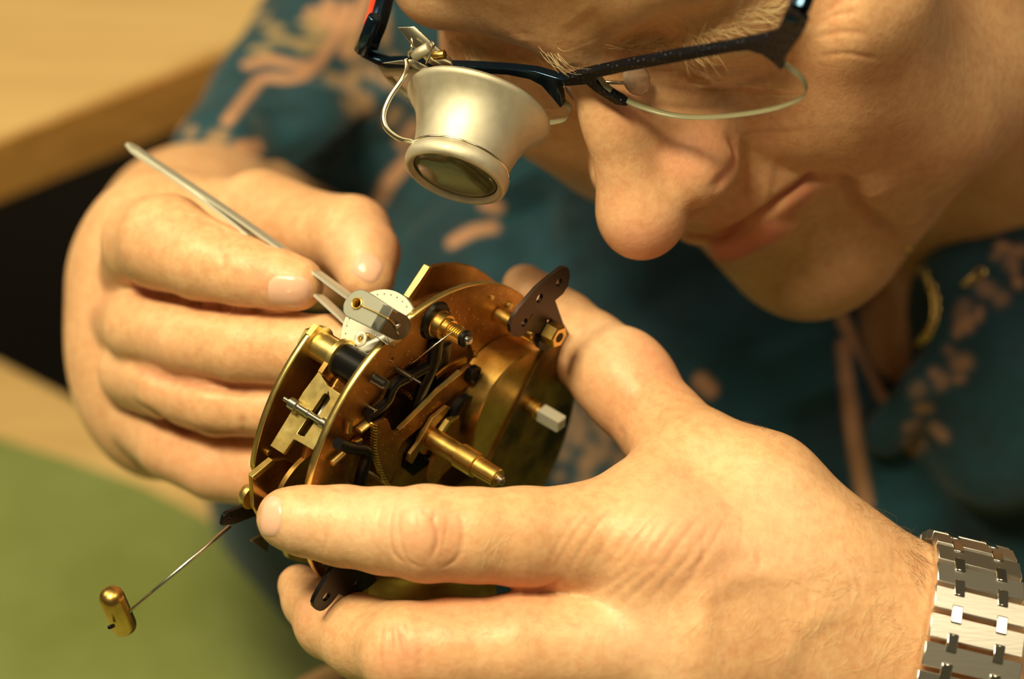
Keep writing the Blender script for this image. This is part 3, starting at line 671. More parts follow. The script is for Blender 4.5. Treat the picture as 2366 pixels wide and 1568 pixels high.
HB = -17.0; AX = PF.hit(864, 874, 0); ba = PF.hit(752, 762, HB); bb = PF.hit(1250, 1080, HB); bn = np.array([-(bb-ba)[1], (bb-ba)[0]]); bn = bn if (PF.hit(640, 950, HB)-ba)@bn > 0 else -bn
back = clip(circ(0, 0, RP, 120), ba, bn); q0_ = PF.hit(586, 1078, HB); q1_ = PF.hit(668, 1290, HB); qn = np.array([-(q1_-q0_)[1], (q1_-q0_)[0]]); qn = qn if -q0_@qn > 0 else -qn; back = clip(back, q0_, qn)
MB().add(*g_prism(PF, [back], HB-1.5, HB)).go('back_plate', M['brass'], movement, bevel=0.15, auto=35)
# a bright worked edge on both plates
bang = [math.atan2(q[1], q[0]) % (2*math.pi) for q in back if np.hypot(*q) > RP-0.01]; bk = [math.atan2(q[1], q[0]) for q in back]; gaps = sorted(bang); gi = max(range(len(gaps)), key=lambda i: (gaps[i]-gaps[i-1]) % (2*math.pi)); tq = [math.atan2(q[1], q[0]) % (2*math.pi) for q in (PF.hit(712, 770, HB), q0_)]; blo, bhi = tq if (tq[1]-tq[0]) % (2*math.pi) < math.pi else tq[::-1]; bhi = blo+(bhi-blo) % (2*math.pi)
for h0, h1, lo, hi, nm in ((-1.72, -0.02, ab, aa+2*math.pi, 'plate_edge'), (HB-1.48, HB-0.02, blo, bhi, 'plate_edge')):
    full = False; a = circ(0, 0, RP+0.12, 110, lo, hi); b = circ(0, 0, RP-0.25, 110, lo, hi)
    if full: MB().add(*g_prism(PF, [a, b], h0, h1)).go(nm, M['brass_bright'], movement)
    else: MB().add(*g_prism(PF, [a+b[::-1]], h0, h1)).go(nm, M['brass_bright'], movement)
# middle plate, seen through the opening and at the top right
MB().add(*g_prism(PF, [circ(0, 0, RP*0.86, 80)], -9.2, -7.8)).go('inner_plate', M['brass_old'], movement)
plate('bridge_plate', M['brass_dull'], [(948, 690), (996, 618), (1024, 611), (1058, 609), (1095, 616), (1122, 632), (1146, 652), (1180, 700), (1100, 760), (1000, 780), (975, 725)], -12.4, -11.2, bevel=0.1)
plate('bridge_edge', M['brass_bright'], [(944, 688), (992, 616), (1000, 618), (953, 692)], -12.6, -11.0, bevel=0.1)
# lugs and pillars at the left
def axl(name, m, prof, seg=32): return MB().add(*g_lathe(PF.pt(AX[0], AX[1], 0), mn, prof, seg)).go(name, m, movement, auto=35)
axl('plate_lug', M['brass_bright'], [(HB-1.5, 4.2), (HB-1.4, 4.5), (HB-0.1, 4.5), (HB, 4.2)]); axl('plate_lug', M['brass_bright'], [(-10.9, 4.6), (-10.8, 4.8), (-9.6, 4.8), (-9.5, 4.6)])
axl('hex_nut', M['brass_bright'], [(HB-3.9, 2.9), (HB-3.6, 3.5), (HB-1.5, 3.5)], 6); axl('pillar', M['brass_bright'], [(HB, 3.4), (-10.9, 3.3)]); axl('black_pillar', M['black_steel'], [(-9.5, 3.7), (-9.2, 4.0), (-1.9, 4.0), (-1.7, 3.8)])
cl_ = clip(clip(clip(circ(0, 0, RP*0.97, 90), AX+np.array([2.5, 0]), (-1, 0)), AX+np.array([-26, 12]), unit([0.15, -1])), PF.hit(735, 853, -9.6), (1, 0.25))
MB().add(*g_prism(PF, [cl_], -10.9, -9.6)).go('middle_plate', M['brass_dull'], movement, bevel=0.1, auto=35)
thr = [(0, 1.3)]+[(0.3+0.22*i, 1.3 if i % 2 else 1.05) for i in range(16)]+[(4.0, 0.8)]
axl('screw_end', M['steel_dark'], thr, 20)
# bright cover between the plates with a slot, and the arbor crossing it
CF = Frame(PF.pt(0, PF.hit(799, 918, -2.2)[1], 0), me_, mn, -mv)
cov = [tuple(CF.hit(x, y)) for x, y in ((736, 857), (700, 905), (624, 1029), (654, 1048), (679, 1014), (723, 1039), (799, 918), (757, 890))]
slot = [tuple(CF.hit(x, y)) for x, y in ((752, 908), (760, 912), (762, 922), (703, 1008), (694, 1006), (686, 1001), (746, 912))]
MB().add(*g_prism(CF, [cov, slot], -1.2, 0)).go('slotted_cover', M['brass_bright'], movement, bevel=0.1, auto=35)
MB().add(*g_box(CF, *sorted((CF.hit(750, 915)[0], CF.hit(694, 1003)[0])), CF.hit(716, 958)[1]-1.5, CF.hit(716, 958)[1]+1.5, -3.4, -2.2)).go('click_spring', M['steel_dark'], movement)
a = CF.at(672, 930, 1.6); MB().add(*g_lathe(a, mn, [(-2, 0.6), (0, 0.6), (0.1, 1.5), (2.2, 1.5), (2.3, 0.85), (5.2, 0.85), (5.3, 1.05), (5.8, 1.05), (5.9, 0.75), (9.8, 0.75), (9.9, 1.3), (11.2, 1.3), (11.3, 0.6), (13, 0.6)], 20)).go('arbor', M['steel'], movement, auto=35)
mlathe('toothed_wheel', M['brass_dull'], 712, 1135, -9, [(0, 11.5), (1.2, 11.5)], 72)
# lower left bracket plate, screw, black plate and hammer
plate('corner_bracket', M['brass'], [(582, 1102), (632, 1064), (660, 1060), (720, 1090), (760, 1200), (700, 1260), (620, 1230), (586, 1172)], -13.6, -12.4, bevel=0.2)
plate('bracket_edge', M['brass_bright'], [(582, 1102), (631, 1062), (637, 1070), (590, 1108)], -13.7, -12.2, bevel=0.1)
mlathe('brass_screw', M['brass_bright'], 580, 1146, -16.0, [(-2.4, 1.2), (-2.1, 2.0), (-1.2, 2.7), (-0.2, 3.0), (0.6, 3.0)], 24)
plate('hammer_arm', M['black_steel'], [(513, 1214), (518, 1192), (526, 1184), (590, 1160), (640, 1160), (640, 1200), (590, 1192), (541, 1211)], -19.6, -18.6, [(533, 1195, 0.55)], bevel=0.15)
hr0 = PF.at(532, 1214, -19.8); hh0 = P(298, 1413, 512)
MB().add(*g_tube([hr0, (hr0+hh0)/2+np.array([0.15, 0.1, 0]), hh0], [0.45, 0.42, 0.4], 12)).go('hammer_rod', M['steel'], movement)
ha = P(258, 1380, 510); hb_ = P(287, 1446, 516); hd = unit(hb_-ha); l_ = np.linalg.norm(hb_-ha)
head = MB().add(*g_lathe(ha, hd, [(-2.3, 0.6), (-2.1, 1.4), (-1.6, 2.2), (-0.8, 2.75), (0.2, 2.95), (l_-0.4, 2.95), (l_+0.6, 2.7), (l_+1.3, 1.9), (l_+1.6, 0.8)], 32)).go('hammer_head', M['brass'], movement, auto=50)
MB().add(*g_rod(P(262, 1445, 511), P(252, 1449, 509), 0.5, 0.45, 12)).go('set_screw', M['black_steel'], head)
plate('steel_clip', M['steel_dark'], [(581, 1250), (602, 1238), (620, 1244), (619, 1277)], -20.5, -19.8, bevel=0.1)
# threaded post with its wire, pins
pst = [(0, 3.4), (0.9, 3.4), (1.0, 3.1), (3.0, 3.0), (3.1, 2.4), (4.4, 2.4), (4.5, 1.7)]
pst += [(4.6+0.30*i, 1.95 if i % 2 else 1.6) for i in range(13)]
mlathe('threaded_post', M['brass'], 1008, 744, 0, pst, 28)
mlathe('oil_stain_collar', M['black_steel'], 1004, 740, 0, [(0, 4.7), (0.8, 4.3)], 28)
mlathe('post_collar', M['black_steel'], 1008, 744, 0, [(8.3, 1.8), (8.4, 2.0), (9.2, 2.0), (9.3, 1.7)], 20)
mlathe('post_tip', M['steel'], 1008, 744, 0, [(9.2, 1.1), (10.0, 1.1), (10.5, 0.6)], 16)
MB().add(*g_tube(spline([PF.at(1046, 766, 6.3), PF.at(1020, 785, 5.6), PF.at(985, 812, 4), PF.at(946, 843, 1)], 6), 0.16, 8)).go('spring_wire', M['wire'], movement)
for x0, y0, h1, r in ((918, 853, 7.2, 0.75),): mlathe('pin', M['steel_dark'], x0, y0, 0, [(0, r), (4.6, r*0.95), (4.8, r*0.6), (h1, r*0.5)], 16)
studs('rivet', M['brass_bright'], [(1135, 685), (1064, 757)], 0, 0.62, 0.6); studs('rivet', M['brass_bright'], [(1174, 704)], 0, 0.95, 1.0)
studs('rivet', M['brass_dull'], [(1096, 815)], 0, 0.6, 0.3)
studs('rivet', M['brass_bright'], [(618, 1044)], -17, 0.7, 0.6)
# plated block of the escapement (bar along the arbors, rounded both ends)
bl = lambda px, py: None
BF = Frame(PF.pt(0, PF.hit(890, 739, 1.0)[1], 0), me_, mn, -mv)
top_ = [tuple(BF.hit(x, y)) for x, y in ((909, 713), (850, 674), (836, 668), (822, 670), (808, 678), (798, 692), (792, 708), (792, 720), (798, 730), (873, 766))]
hole_b = circ(*BF.hit(825, 701), 0.95, 16)
block = MB().add(*g_prism(BF, [top_, hole_b], -2.4, 0)).go('escapement_block', M['grey_block'], movement, bevel=0.3, auto=40)
MB().add(*g_lathe(BF.at(825, 701), -mv, [(-2, 0.9), (0.15, 0.95), (0.35, 1.15), (0.35, 1.35), (0, 1.5)], 24, False)).go('brass_bushing', M['brass'], block)
MB().add(*g_lathe(BF.at(825, 701), -mv, [(-2.2, 1.0), (-2.0, 1.0)], 20)).go('dark_hole', M['gap'], block)
u0, h0_ = BF.hit(909, 713); u1, h1_ = BF.hit(873, 766)
EF = Frame(BF.pt((u0+u1)/2, (h0_+h1_)/2, 0), me_, mv, mn); hw = abs(u0-u1)/2
dsh = [(-hw, 0), (hw, 0), (hw, 5.5)]+[(hw*math.cos(t), 5.5+hw*1.55*math.sin(t)) for t in np.linspace(0.15, math.pi-0.15, 14)]+[(-hw, 5.5)]
MB().add(*g_prism(EF, [dsh], -2.6, 0.25)).go('block_end', M['steel_dark'], block, bevel=0.3, auto=40)
MB().add(*g_tube(spline([BF.at(833, 705, 0.3), BF.at(860, 717, 0.35), BF.at(884, 729, 0.4), BF.at(900, 738, 0.4), EF.at(911, 750, 0.5), EF.at(914, 754, 0.4)], 5), 0.16, 8)).go('hairspring_wire', M['brass'], block)
MB().add(*g_tube([EF.at(913, 756, 0.5), EF.at(925, 748, 0.9)], [0.5, 0.35], 10)).go('stud_screw', M['steel'], block)
MB().add(*g_tube([EF.at(914, 758, 0.4), EF.at(921, 772, 0.4), EF.at(922, 778, 0.3)], 0.14, 8)).go('hairspring_end', M['steel'], block)
# silvered platform behind the block
SF = Frame(PF.pt(0, PF.hit(905, 795, -2)[1], 0), me_, mn, -mv); su, sv = SF.hit(874, 764); print('platform h', sv)
sdisc = clip([(su+a, sv+b) for a, b in circ(0, 0, 9.6, 72)], (0, -1.8), (0, -1)); SF = Frame(SF.pt(su, sv), me_, mn, -mv); sdisc = [(a-su, b-sv) for a, b in sdisc]; smax = max(b for a, b in sdisc)
pl_ = MB().add(*g_prism(SF, [sdisc]+[circ(8.5*math.cos(t), 8.5*math.sin(t), 0.2, 8) for t in np.linspace(0, 2*math.pi, 30, endpoint=False) if 8.5*math.sin(t) < smax-0.6], -1.2, 0)).go('silvered_platform', M['silver'], movement, bevel=0.1, auto=35)
MB().add(*g_box(Frame(SF.at(856, 800, 0.1), unit(me_*0.75+mn*0.66), unit(mn*0.75-me_*0.66), -mv), -4.5, 4.5, -1.0, 1.0, 0, 0.9)).go('platform_bridge', M['silver'], pl_, bevel=0.1)
u_, v_ = SF.hit(838, 786); MB().add(*g_prism(SF, [circ(u_, v_, 1.7, 20), circ(u_, v_, 0.8, 12)], 0, 1.2)).go('balance_cock', M['silver'], pl_, bevel=0.1)
u_, v_ = SF.hit(846, 792); MB().add(*g_prism(SF, [circ(u_, v_, 2.2, 20), circ(u_, v_, 1.5, 12)], 0.1, 0.6)).go('balance_wheel', M['brass'], pl_)
for i in range(9): MB().add(*g_tube(spline([SF.at(862+i*4, 768+i*3, 0.8), SF.at(866+i*4, 776+i*3, 1.0), SF.at(872+i*4, 779+i*3, 0.5)], 3), 0.12, 6)).go('hairspring_coil', M['wire'], pl_)
# levers in front of the plate
tooth = []
tp = [(868, 980), (868, 1000), (867, 1020), (868, 1040), (872, 1060), (877, 1078), (884, 1096), (893, 1114), (900, 1122)]
tl = [p[:2] for p in spline([(*p, 0) for p in tp], 6)]
for i, p in enumerate(tl): tooth.append((p[0]+(5 if i % 2 else -3), p[1]+(1 if i % 2 else 0)))
rack = [(1068, 861), (1040, 884), (1014, 905), (975, 945), (945, 975), (923, 995), (912, 999), (904, 992), (900, 978), (895, 967)]+tooth+[(912, 1112), (930, 1096), (929, 1086), (921, 1076), (918, 1060), (921, 1040), (930, 1022), (948, 1006), (985, 975), (1041, 921), (1078, 894), (1094, 882), (1102, 866), (1100, 850), (1090, 842), (1078, 850)]
plate('rack_lever', M['brass_old'], rack, 2.2, 3.3, bevel=0.08)
plate('rack_lever_edge', M['brass_bright'], [(1066, 858), (1040, 881), (1014, 902), (975, 942), (945, 972), (923, 992), (925, 997), (947, 977), (977, 947), (1016, 907), (1042, 886), (1070, 862)], 2.1, 3.2, bevel=0)
mlathe('lever_screw', M['black_steel'], 1088, 862, 3.3, [(0, 2.3), (1.4, 2.3), (1.6, 1.7), (1.2, 1.2)], 24)
plate('strike_lever', M['brass_dull'], [(1034, 938), (1042, 942), (985, 1010), (965, 1050), (952, 1072), (944, 1066), (948, 1050), (970, 1020), (1000, 965)], 3.6, 4.6, bevel=0.1)
plate('snail_cam', M['brass_old'], [(1018, 1006), (1040, 972), (1062, 962), (1063, 1060), (1020, 1100), (1000, 1130), (990, 1100)], 5.0, 6.0, bevel=0.1)
plate('cam_edge', M['brass_bright'], [(1016, 1003), (1038, 972), (1061, 961), (1059, 966), (1041, 978), (1022, 1008)], 4.9, 6.1, bevel=0)
for i in range(0, len(tl)-1, 2):                        # edge lighting on the rack's teeth, put in as brighter brass tips
    x, y = tl[i]; x2, y2 = tl[i+1]; plate('lit_tooth_tip', M['brass_bright'], [(x-4, y-1), (x2+4, y2-3), (x2+4, y2+1), (x-4, y+3)], 2.3, 3.4, bevel=0)
plate('shadow_backing', M['black_steel'], [(1035, 925), (1010, 960), (960, 1010), (935, 1050), (930, 1080), (955, 1100), (990, 1075), (1020, 1020), (1050, 980)], 0.6, 1.6)  # black backing plate added as the dark gap beside the rack
def gear(name, m, x, y, h, R, n, th=1.0, ri=None, parent=movement):
    u, v = PF.hit(x, y, h); o = []
    for i in range(n*4):
        a = 2*math.pi*i/(n*4); r = R if i % 4 in (0, 1) else R-0.9; o.append((u+r*math.cos(a), v+r*math.sin(a)))
    loops = [o]
    if ri: loops.append(circ(u, v, ri, 24))
    return MB().add(*g_prism(PF, loops, h-th, h)).go(name, m, parent, auto=35)
gear('gear_wheel', M['brass'], 1064, 936, 2.0, 8.4, 40, 1.0); gear('gear_wheel', M['brass_dull'], 960, 1062, 1.2, 9.5, 48, 1.0); gear('gear_wheel', M['brass_dull'], 1070, 1062, 2.4, 8.0, 40, 1.0)
gear('gear_wheel', M['brass_dull'], 880, 1010, -4.0, 12, 60, 1.0); gear('gear_wheel', M['brass'], 840, 1010, -1.0, 2.2, 10, 2.6)
mlathe('black_bushing', M['black_steel'], 1063, 946, 4.0, [(0, 4.3), (1.6, 4.3), (1.8, 3.2), (1.0, 2.0)], 28)
mlathe('cannon_tube', M['brass'], 988, 1006, 3, [(0, 4.2), (1.2, 4.2), (1.3, 2.7), (4.5, 2.6), (10.0, 2.5), (10.2, 3.0), (15.4, 3.0), (15.6, 2.35), (21.6, 2.3), (21.8, 2.05)], 32)
mlathe('hand_arbor', M['steel'], 988, 1006, 3, [(20, 1.1), (23.2, 1.1), (23.5, 0.6)], 16)
def bar(name, m, pts, h, w, t, parent=movement, n=6):
    q = spline([PF.at(x, y, h) for x, y in pts], n) if len(pts) > 2 else [PF.at(x, y, h) for x, y in pts]
    return MB().add(*g_tube(q, w, 12, t, mn)).go(name, m, parent, auto=50)
bar('black_lever', M['black_steel'], [(1010, 785), (1000, 840), (975, 900), (955, 960), (940, 985)], 1.0, 1.9, 0.9)
bar('black_lever', M['black_steel'], [(1020, 800), (1012, 860), (985, 940), (950, 1010)], -1.0, 3.0, 0.8)
bar('black_spring', M['black_steel'], [(985, 848), (940, 872), (912, 890), (895, 925), (870, 948), (848, 962)], 1.4, 1.2, 0.9)
bar('black_spring', M['black_steel'], [(900, 890), (880, 930), (850, 985), (835, 1010)], -2.0, 2.6, 0.6)
bar('black_hook', M['black_steel'], [(780, 1024), (810, 1034), (840, 1038), (848, 1052), (838, 1085), (828, 1130)], 3.0, 1.25, 1.2, n=5)
bar('detent_lever', M['brass_bright'], [(828, 994), (852, 975)], 1.2, 0.5, 1.0); bar('detent_lever', M['brass_bright'], [(767, 1070), (795, 1046)], 1.5, 0.7, 0.6)
bar('detent_lever', M['brass'], [(807, 972), (804, 998)], 1.2, 0.6, 0.8); bar('detent_lever', M['brass'], [(818, 1022), (832, 1014)], 1.2, 0.6, 0.8); bar('detent_lever', M['brass'], [(1005, 870), (1030, 850), (1075, 832)], -0.5, 0.9, 0.5)
plate('warning_lever', M['brass_old'], [(870, 945), (905, 905), (930, 930), (905, 975), (880, 985), (850, 1020), (835, 1015)], -3.4, -2.4)
plate('small_bridge', M['brass_old'], [(980, 870), (1040, 850), (1060, 880), (1020, 930), (985, 940)], -4.4, -3.4)
for x, y in ((845, 935), (838, 970), (862, 1098), (800, 1113), (970, 1045), (1035, 925)): mrod('pivot_pin', M['steel'], x, y, -1, 2.2, 0.5, seg=12)
MB().add(*g_tube([PF.at(846, 1086, 2.5), PF.at(888, 1110, 2.5)], 0.35, 8)).go('detent_pin', M['steel'], movement)
# drum
mlathe('drum', M['brass'], 1132, 908, 0.2, [(0, 15.3), (8.6, 15.3), (8.9, 15.0), (8.9, 14.6)], 72)
mlathe('drum_cap', M['brass_dull'], 1132, 908, 0.2, [(8.2, 14.6), (8.7, 14.6)], 64)
# segment plate right of the drum with the winding square
seg = []
for t in np.linspace(0, 2*math.pi, 200, endpoint=False):
    seg.append((RP*math.cos(t), RP*math.sin(t)))
cu, cv = PF.hit(1243, 826, 9.8); du, dv = PF.hit(1126, 1070, 9.8); nrm = unit([-(dv-cv), du-cu]); cen_ = PF.hit(1290, 980, 9.8)
if (np.array([cen_[0]-cu, cen_[1]-cv])@nrm) < 0: nrm = -nrm
keep = [q for q in seg if (np.array(q)-np.array([cu, cv]))@nrm > 0]
k0 = max(range(len(keep)), key=lambda i: np.hypot(keep[i][0]-keep[i-1][0], keep[i][1]-keep[i-1][1])); keep = keep[k0:]+keep[:k0]
MB().add(*g_prism(PF, [keep], 8.6, 9.8)).go('segment_plate', M['brass_mottled'], movement, bevel=0.1, auto=35)
mlathe('winding_collar', M['brass'], 1228, 940, 9.8, [(0, 2.2), (2.2, 2.2), (2.3, 1.6), (3.2, 1.6)], 24)
mlathe('winding_square', M['satin'], 1228, 940, 9.8, [(3.0, 2.2), (9.2, 2.2), (9.5, 1.8)], 4)
# three-armed mounting brackets
tb = [(1311, 617), (1299, 618), (1286, 628), (1264, 645), (1240, 666), (1219, 690), (1200, 712), (1187, 732), (1179, 751), (1180, 766), (1186, 776), (1197, 779), (1210, 775), (1219, 765), (1240, 771), (1262, 768), (1303, 750), (1293, 722), (1283, 694), (1300, 680), (1312, 662), (1317, 640), (1316, 625)]
plate('mounting_bracket', M['brown_steel'], tb, 12.0, 13.0, [(1292, 652, 1.1), (1247, 689, 1.15), (1212, 745, 1.05), (1268, 746, 1.1)], bevel=0.2)
mrod('bracket_pillar', M['brass'], 1240, 776, 0, 12, 2.0, hb=12); mlathe('washer', M['black_steel'], 1266, 778, 13, [(-1.2, 3.4), (0.2, 3.4)], 24)
mlathe('hex_nut', M['brass'], 1268, 766, 13.2, [(0, 2.9), (3.0, 2.9), (3.3, 2.5)], 6)
mlathe('nut_bore', M['gap'], 1268, 766, 13.2, [(3.2, 1.2), (3.4, 1.2)], 16)
tb2 = [(726, 1384), (735, 1365), (746, 1349), (758, 1328), (772, 1306), (830, 1300), (858, 1318), (868, 1330), (872, 1341), (855, 1356), (834, 1369), (812, 1375), (794, 1377), (783, 1372), (774, 1384), (766, 1394), (757, 1403), (748, 1410), (739, 1412), (731, 1409), (725, 1402), (723, 1393)]
plate('mounting_bracket', M['black_steel'], tb2, 10.5, 11.5, [(755, 1378, 1.1), (826, 1348, 1.0)], bevel=0.2)
mrod('bracket_pillar', M['brass_dull'], 850, 1335, -1, 10.5, 2.2, hb=10.5)
BP = Frame(P(1000, 1345, 524), unit([1, -0.06, -0.05]), unit([0.05, 0.8, 0.6]), unit(np.cross([1, -0.06, -0.05], [0.05, 0.8, 0.6])))
q = [tuple(BP.hit(x, y)) for x, y in ((850, 1290), (1143, 1290), (1147, 1372), (1000, 1392), (850, 1392))]
MB().add(*g_prism(BP, [q], -0.4, 0)).go('case_strip', M['brass_dull'], movement)
# ------------------------------------------------------------------ tweezers
twz = thing('tweezers', P(312, 345, 548), 'thin steel tweezers held between thumb and index finger, reaching into the movement', 'tweezers')
sd = np.array([0.1, 0.15, -1.0])
def arm(pts, w=0.55, dep=2.6):
    q = spline([P(*p) for p in pts], 8); MB().add(*g_tube(q, [w*(1 if i < len(q)*0.75 else 1-0.4*(i-len(q)*0.75)/(len(q)*0.25)) for i in range(len(q))], 12, dep, sd)).go('arm', M['satin'], twz, auto=50)
arm([(311, 343, 548), (400, 402, 544), (520, 482, 538), (640, 566, 531), (735, 632, 525), (800, 680, 519), (850, 716, 514)])
arm([(313, 349, 548), (395, 404, 544), (470, 458, 540), (540, 512, 537), (620, 580, 534), (720, 668, 527), (800, 742, 520), (830, 775, 516)])
MB().add(*g_tube([P(308, 340, 548.5), P(318, 352, 547.5), P(380, 393, 545)], 0.75, 12, 2.9, sd)).go('joined_end', M['satin'], twz, auto=50)
# ------------------------------------------------------------------ spectacles
GN = unit(HF+0.10*HU); GO = H(0, -3, 9.5)
GA = unit(HL-GN*(HL@GN)); GB = np.cross(GN, GA); GF = Frame(GO, GA, GB, GN)
specs = thing('spectacles', GO, 'half-rim spectacles with blue-black dotted frame and red-lined temples on the man', 'spectacles')
def gl(pts): return [tuple(GF.hit(x, y)) for x, y in pts]
def gpl(name, m, pts, h0, h1, parent=specs, bevel=0.3, holes=()): return MB().add(*g_prism(GF, [gl(pts)]+[gl(h) for h in holes], h0, h1)).go(name, m, parent, bevel=bevel, auto=40)
fr_pts = [(1303, 178), (1340, 166), (1372, 158), (1440, 143), (1560, 120), (1680, 100), (1760, 84), (1792, 74), (1806, 52), (1816, 22), (1828, 6), (1862, 30), (1866, 52), (1852, 78), (1835, 100), (1815, 128), (1814, 148), (1806, 154), (1790, 138), (1762, 118), (1735, 110), (1690, 114), (1560, 138), (1450, 158), (1385, 172), (1380, 182), (1400, 204), (1440, 228), (1452, 238), (1425, 234), (1380, 206), (1358, 188), (1310, 192)]
gpl('frame', M['frame'], fr_pts, -1.2, 1.0)
fr2 = [(1304, 178), (1280, 172), (1240, 160), (1180, 153), (1100, 148), (1030, 146), (960, 136), (900, 138), (862, 128), (842, 116), (846, 100), (836, 108), (836, 124), (870, 142), (900, 152), (960, 152), (1030, 160), (1100, 163), (1180, 167), (1225, 176), (1255, 192), (1275, 215), (1298, 243), (1304, 238), (1300, 214), (1292, 198), (1310, 190)]
gpl('frame', M['frame_blue'], fr2, -1.2, 1.0)
ln1 = [(1376, 172), (1450, 156), (1560, 136), (1690, 113), (1735, 108), (1765, 118), (1795, 140), (1822, 158), (1850, 180), (1863, 208), (1856, 226), (1830, 240), (1780, 256), (1700, 269), (1620, 274), (1550, 269), (1480, 250), (1430, 226), (1395, 200)]
ln1 = [p[:2] for p in spline([(*p, 0) for p in ln1], 3)]
def lens(pts):
    g = gl(pts); c = np.mean(g, 0); o = MB().add(*g_prism(GF, [g], -0.9, 0.1)).go('lens', M['lens'], specs)
    inn = [tuple(c+(np.array(q)-c)*0.99) for q in g]; MB().add(*g_prism(GF, [g, inn], -1.2, 0.35)).go('lens_edge', M['lens_edge'], o)
lens(ln1)
ln2 = [(866, 140), (900, 150), (960, 150), (1030, 158), (1100, 161), (1180, 166), (1225, 176), (1258, 192), (1280, 215), (1305, 240), (1318, 254), (1312, 274), (1285, 284), (1220, 290), (1120, 285), (1020, 262), (940, 222), (890, 175)]
lens([p[:2] for p in spline([(*p, 0) for p in ln2], 3)])
def temple(a, b, c, pts_red):
    q = spline([a, b, c], 8); o = MB().add(*g_tube(q, 1.7, 14, 2.0, HU)).go('temple', M['frame_blue'], specs, auto=50)
    off = pts_red; MB().add(*g_tube([p+off for p in q[4:]], 0.9, 10)).go('red_inlay', M['red'], o)
GL_ = GF.at(1846, 18); GR_ = GF.at(852, 108)
temple(GL_, GL_-HF*18+HL*4+HU*3, H(75, 2, -80), HL*1.5+HU*0.8)
temple(GR_, GR_-HF*14+HU*2, H(-74, 4, -78)+HU*2, -HL*1.4+HU*1.6)
MB().add(*g_rod(GF.at(1818, 44, 0.8), GF.at(1862, 44, 0.8)-HF*1.5, 1.3)).go('hinge', M['frame_blue'], specs)
MB().add(*g_rod(GF.at(836, 118, 0.5), GF.at(856, 62, 0.5)-HF*3, 2.0, 1.6)).go('hinge', M['frame_blue'], specs)
for s, c in ((1, (1456, 226)), (-1, (1300, 245))):
    p = GF.at(*c)-HF*5; v, f = g_lathe(p, unit(HL*0.75*s+HF*0.5), [(-0.9, 0.4), (-0.7, 2.2), (-0.1, 3.1), (0.5, 2.6), (0.9, 0.8)], 24)
    v = [p+(np.array(q)-p)+HU*((np.array(q)-p)@HU)*0.5 for q in v]; MB().add(v, f).go('nose_pad', M['nosepad'], specs)
    MB().add(*g_tube([p+HF*1, GF.at(1322+s*30, 196)-HF*1], 0.45, 8)).go('pad_arm', M['wire'], specs)
# ------------------------------------------------------------------ watchmaker's loupe clipped to them
la = unit([-0.29, -0.88, 0.37]); LP = P(1106, 252, 517)
loupe = thing('eye_loupe', LP, 'dull aluminium watchmaker eye loupe clipped in front of the right spectacle lens', 'loupe')
cup = [(0.0, 15.0), (-0.7, 15.9), (-0.6, 16.8), (0.2, 17.0), (1.0, 16.4), (2.6, 14.9), (5.0, 13.4), (8, 12.3), (11, 11.6), (14.2, 11.2), (14.8, 10.9)]
MB().add(*g_lathe(LP, la, cup, 64, False)).go('cup', M['alu'], loupe)
bpy.data.objects['cup'].modifiers.new('wall', 'SOLIDIFY').thickness = 0.0007
MB().add(*g_lathe(LP, la, [(14.6, 9.8), (14.8, 11.6), (15.6, 12.1), (17.0, 12.15), (18.2, 11.8), (18.6, 11.2), (18.5, 10.5), (17.8, 10.2), (17.6, 9.9)], 64, False)).go('lens_ring', M['alu'], loupe)
MB().add(*g_lathe(LP, la, [(16.2, 10.1), (17.4, 10.1), (17.9, 8.5), (18.2, 5.5), (18.35, 1)], 48)).go('loupe_lens', M['loupe_glass'], loupe)
x_, y_ = basis(la); wr = [LP+la*14.5+(x_*math.cos(t)+y_*math.sin(t))*11.5 for t in np.linspace(0, 2*math.pi, 49)]
MB().add(*g_tube(wr, 0.38, 10)).go('wire_ring', M['wire'], loupe)
wp = spline([P(938, 138, 512), P(940, 156, 511), P(930, 182, 509.5), P(900, 228, 508), P(886, 268, 507), P(894, 298, 506.5), P(922, 320, 507), P(950, 327, 508), P(980, 338, 508.5)], 8)
MB().add(*g_tube(wp, 0.62, 12)).go('wire_arm', M['wire'], loupe)
KF = Frame(P(985, 112, 513), unit([0.80, -0.52, 0.15]), unit([0.45, 0.78, 0.40]), unit(np.cross([0.80, -0.52, 0.15], [0.45, 0.78, 0.40])))
def kq(pts): return [tuple(KF.hit(x, y)) for x, y in pts]
clip = MB().add(*g_prism(KF, [kq([(920, 62), (958, 60), (1000, 100), (1040, 135), (1050, 160), (1020, 166), (985, 140), (950, 100)])], -0.3, 0.3)).go('spring_clip', M['wire'], loupe, bevel=0.1)
MB().add(*g_prism(KF, [kq([(892, 142), (935, 136), (960, 134), (1018, 162), (1008, 172), (948, 146)])], 1.6, 2.2)).go('clip_plate', M['wire'], loupe, bevel=0.1)
MB().add(*g_rod(KF.at(955, 130, 3), KF.at(992, 110, 3), 1.3)).go('clip_barrel', M['alu'], loupe); MB().add(*g_rod(KF.at(1000, 130, 3), KF.at(1028, 126, 3), 0.9, 1.1)).go('clip_screw', M['brass'], loupe)
MB().add(*g_tube(spline([KF.at(985, 148, 3), KF.at(992, 128, 4.5), KF.at(1002, 104, 4.8), KF.at(996, 96, 4)], 5), 0.3, 8)).go('clip_spring', M['wire'], loupe)
MB().add(*g_tube(spline([KF.at(945, 130, 3), KF.at(946, 118, 4.5), KF.at(952, 104, 4.4), KF.at(950, 90, 2)], 5), 0.3, 8)).go('clip_spring', M['wire'], loupe)
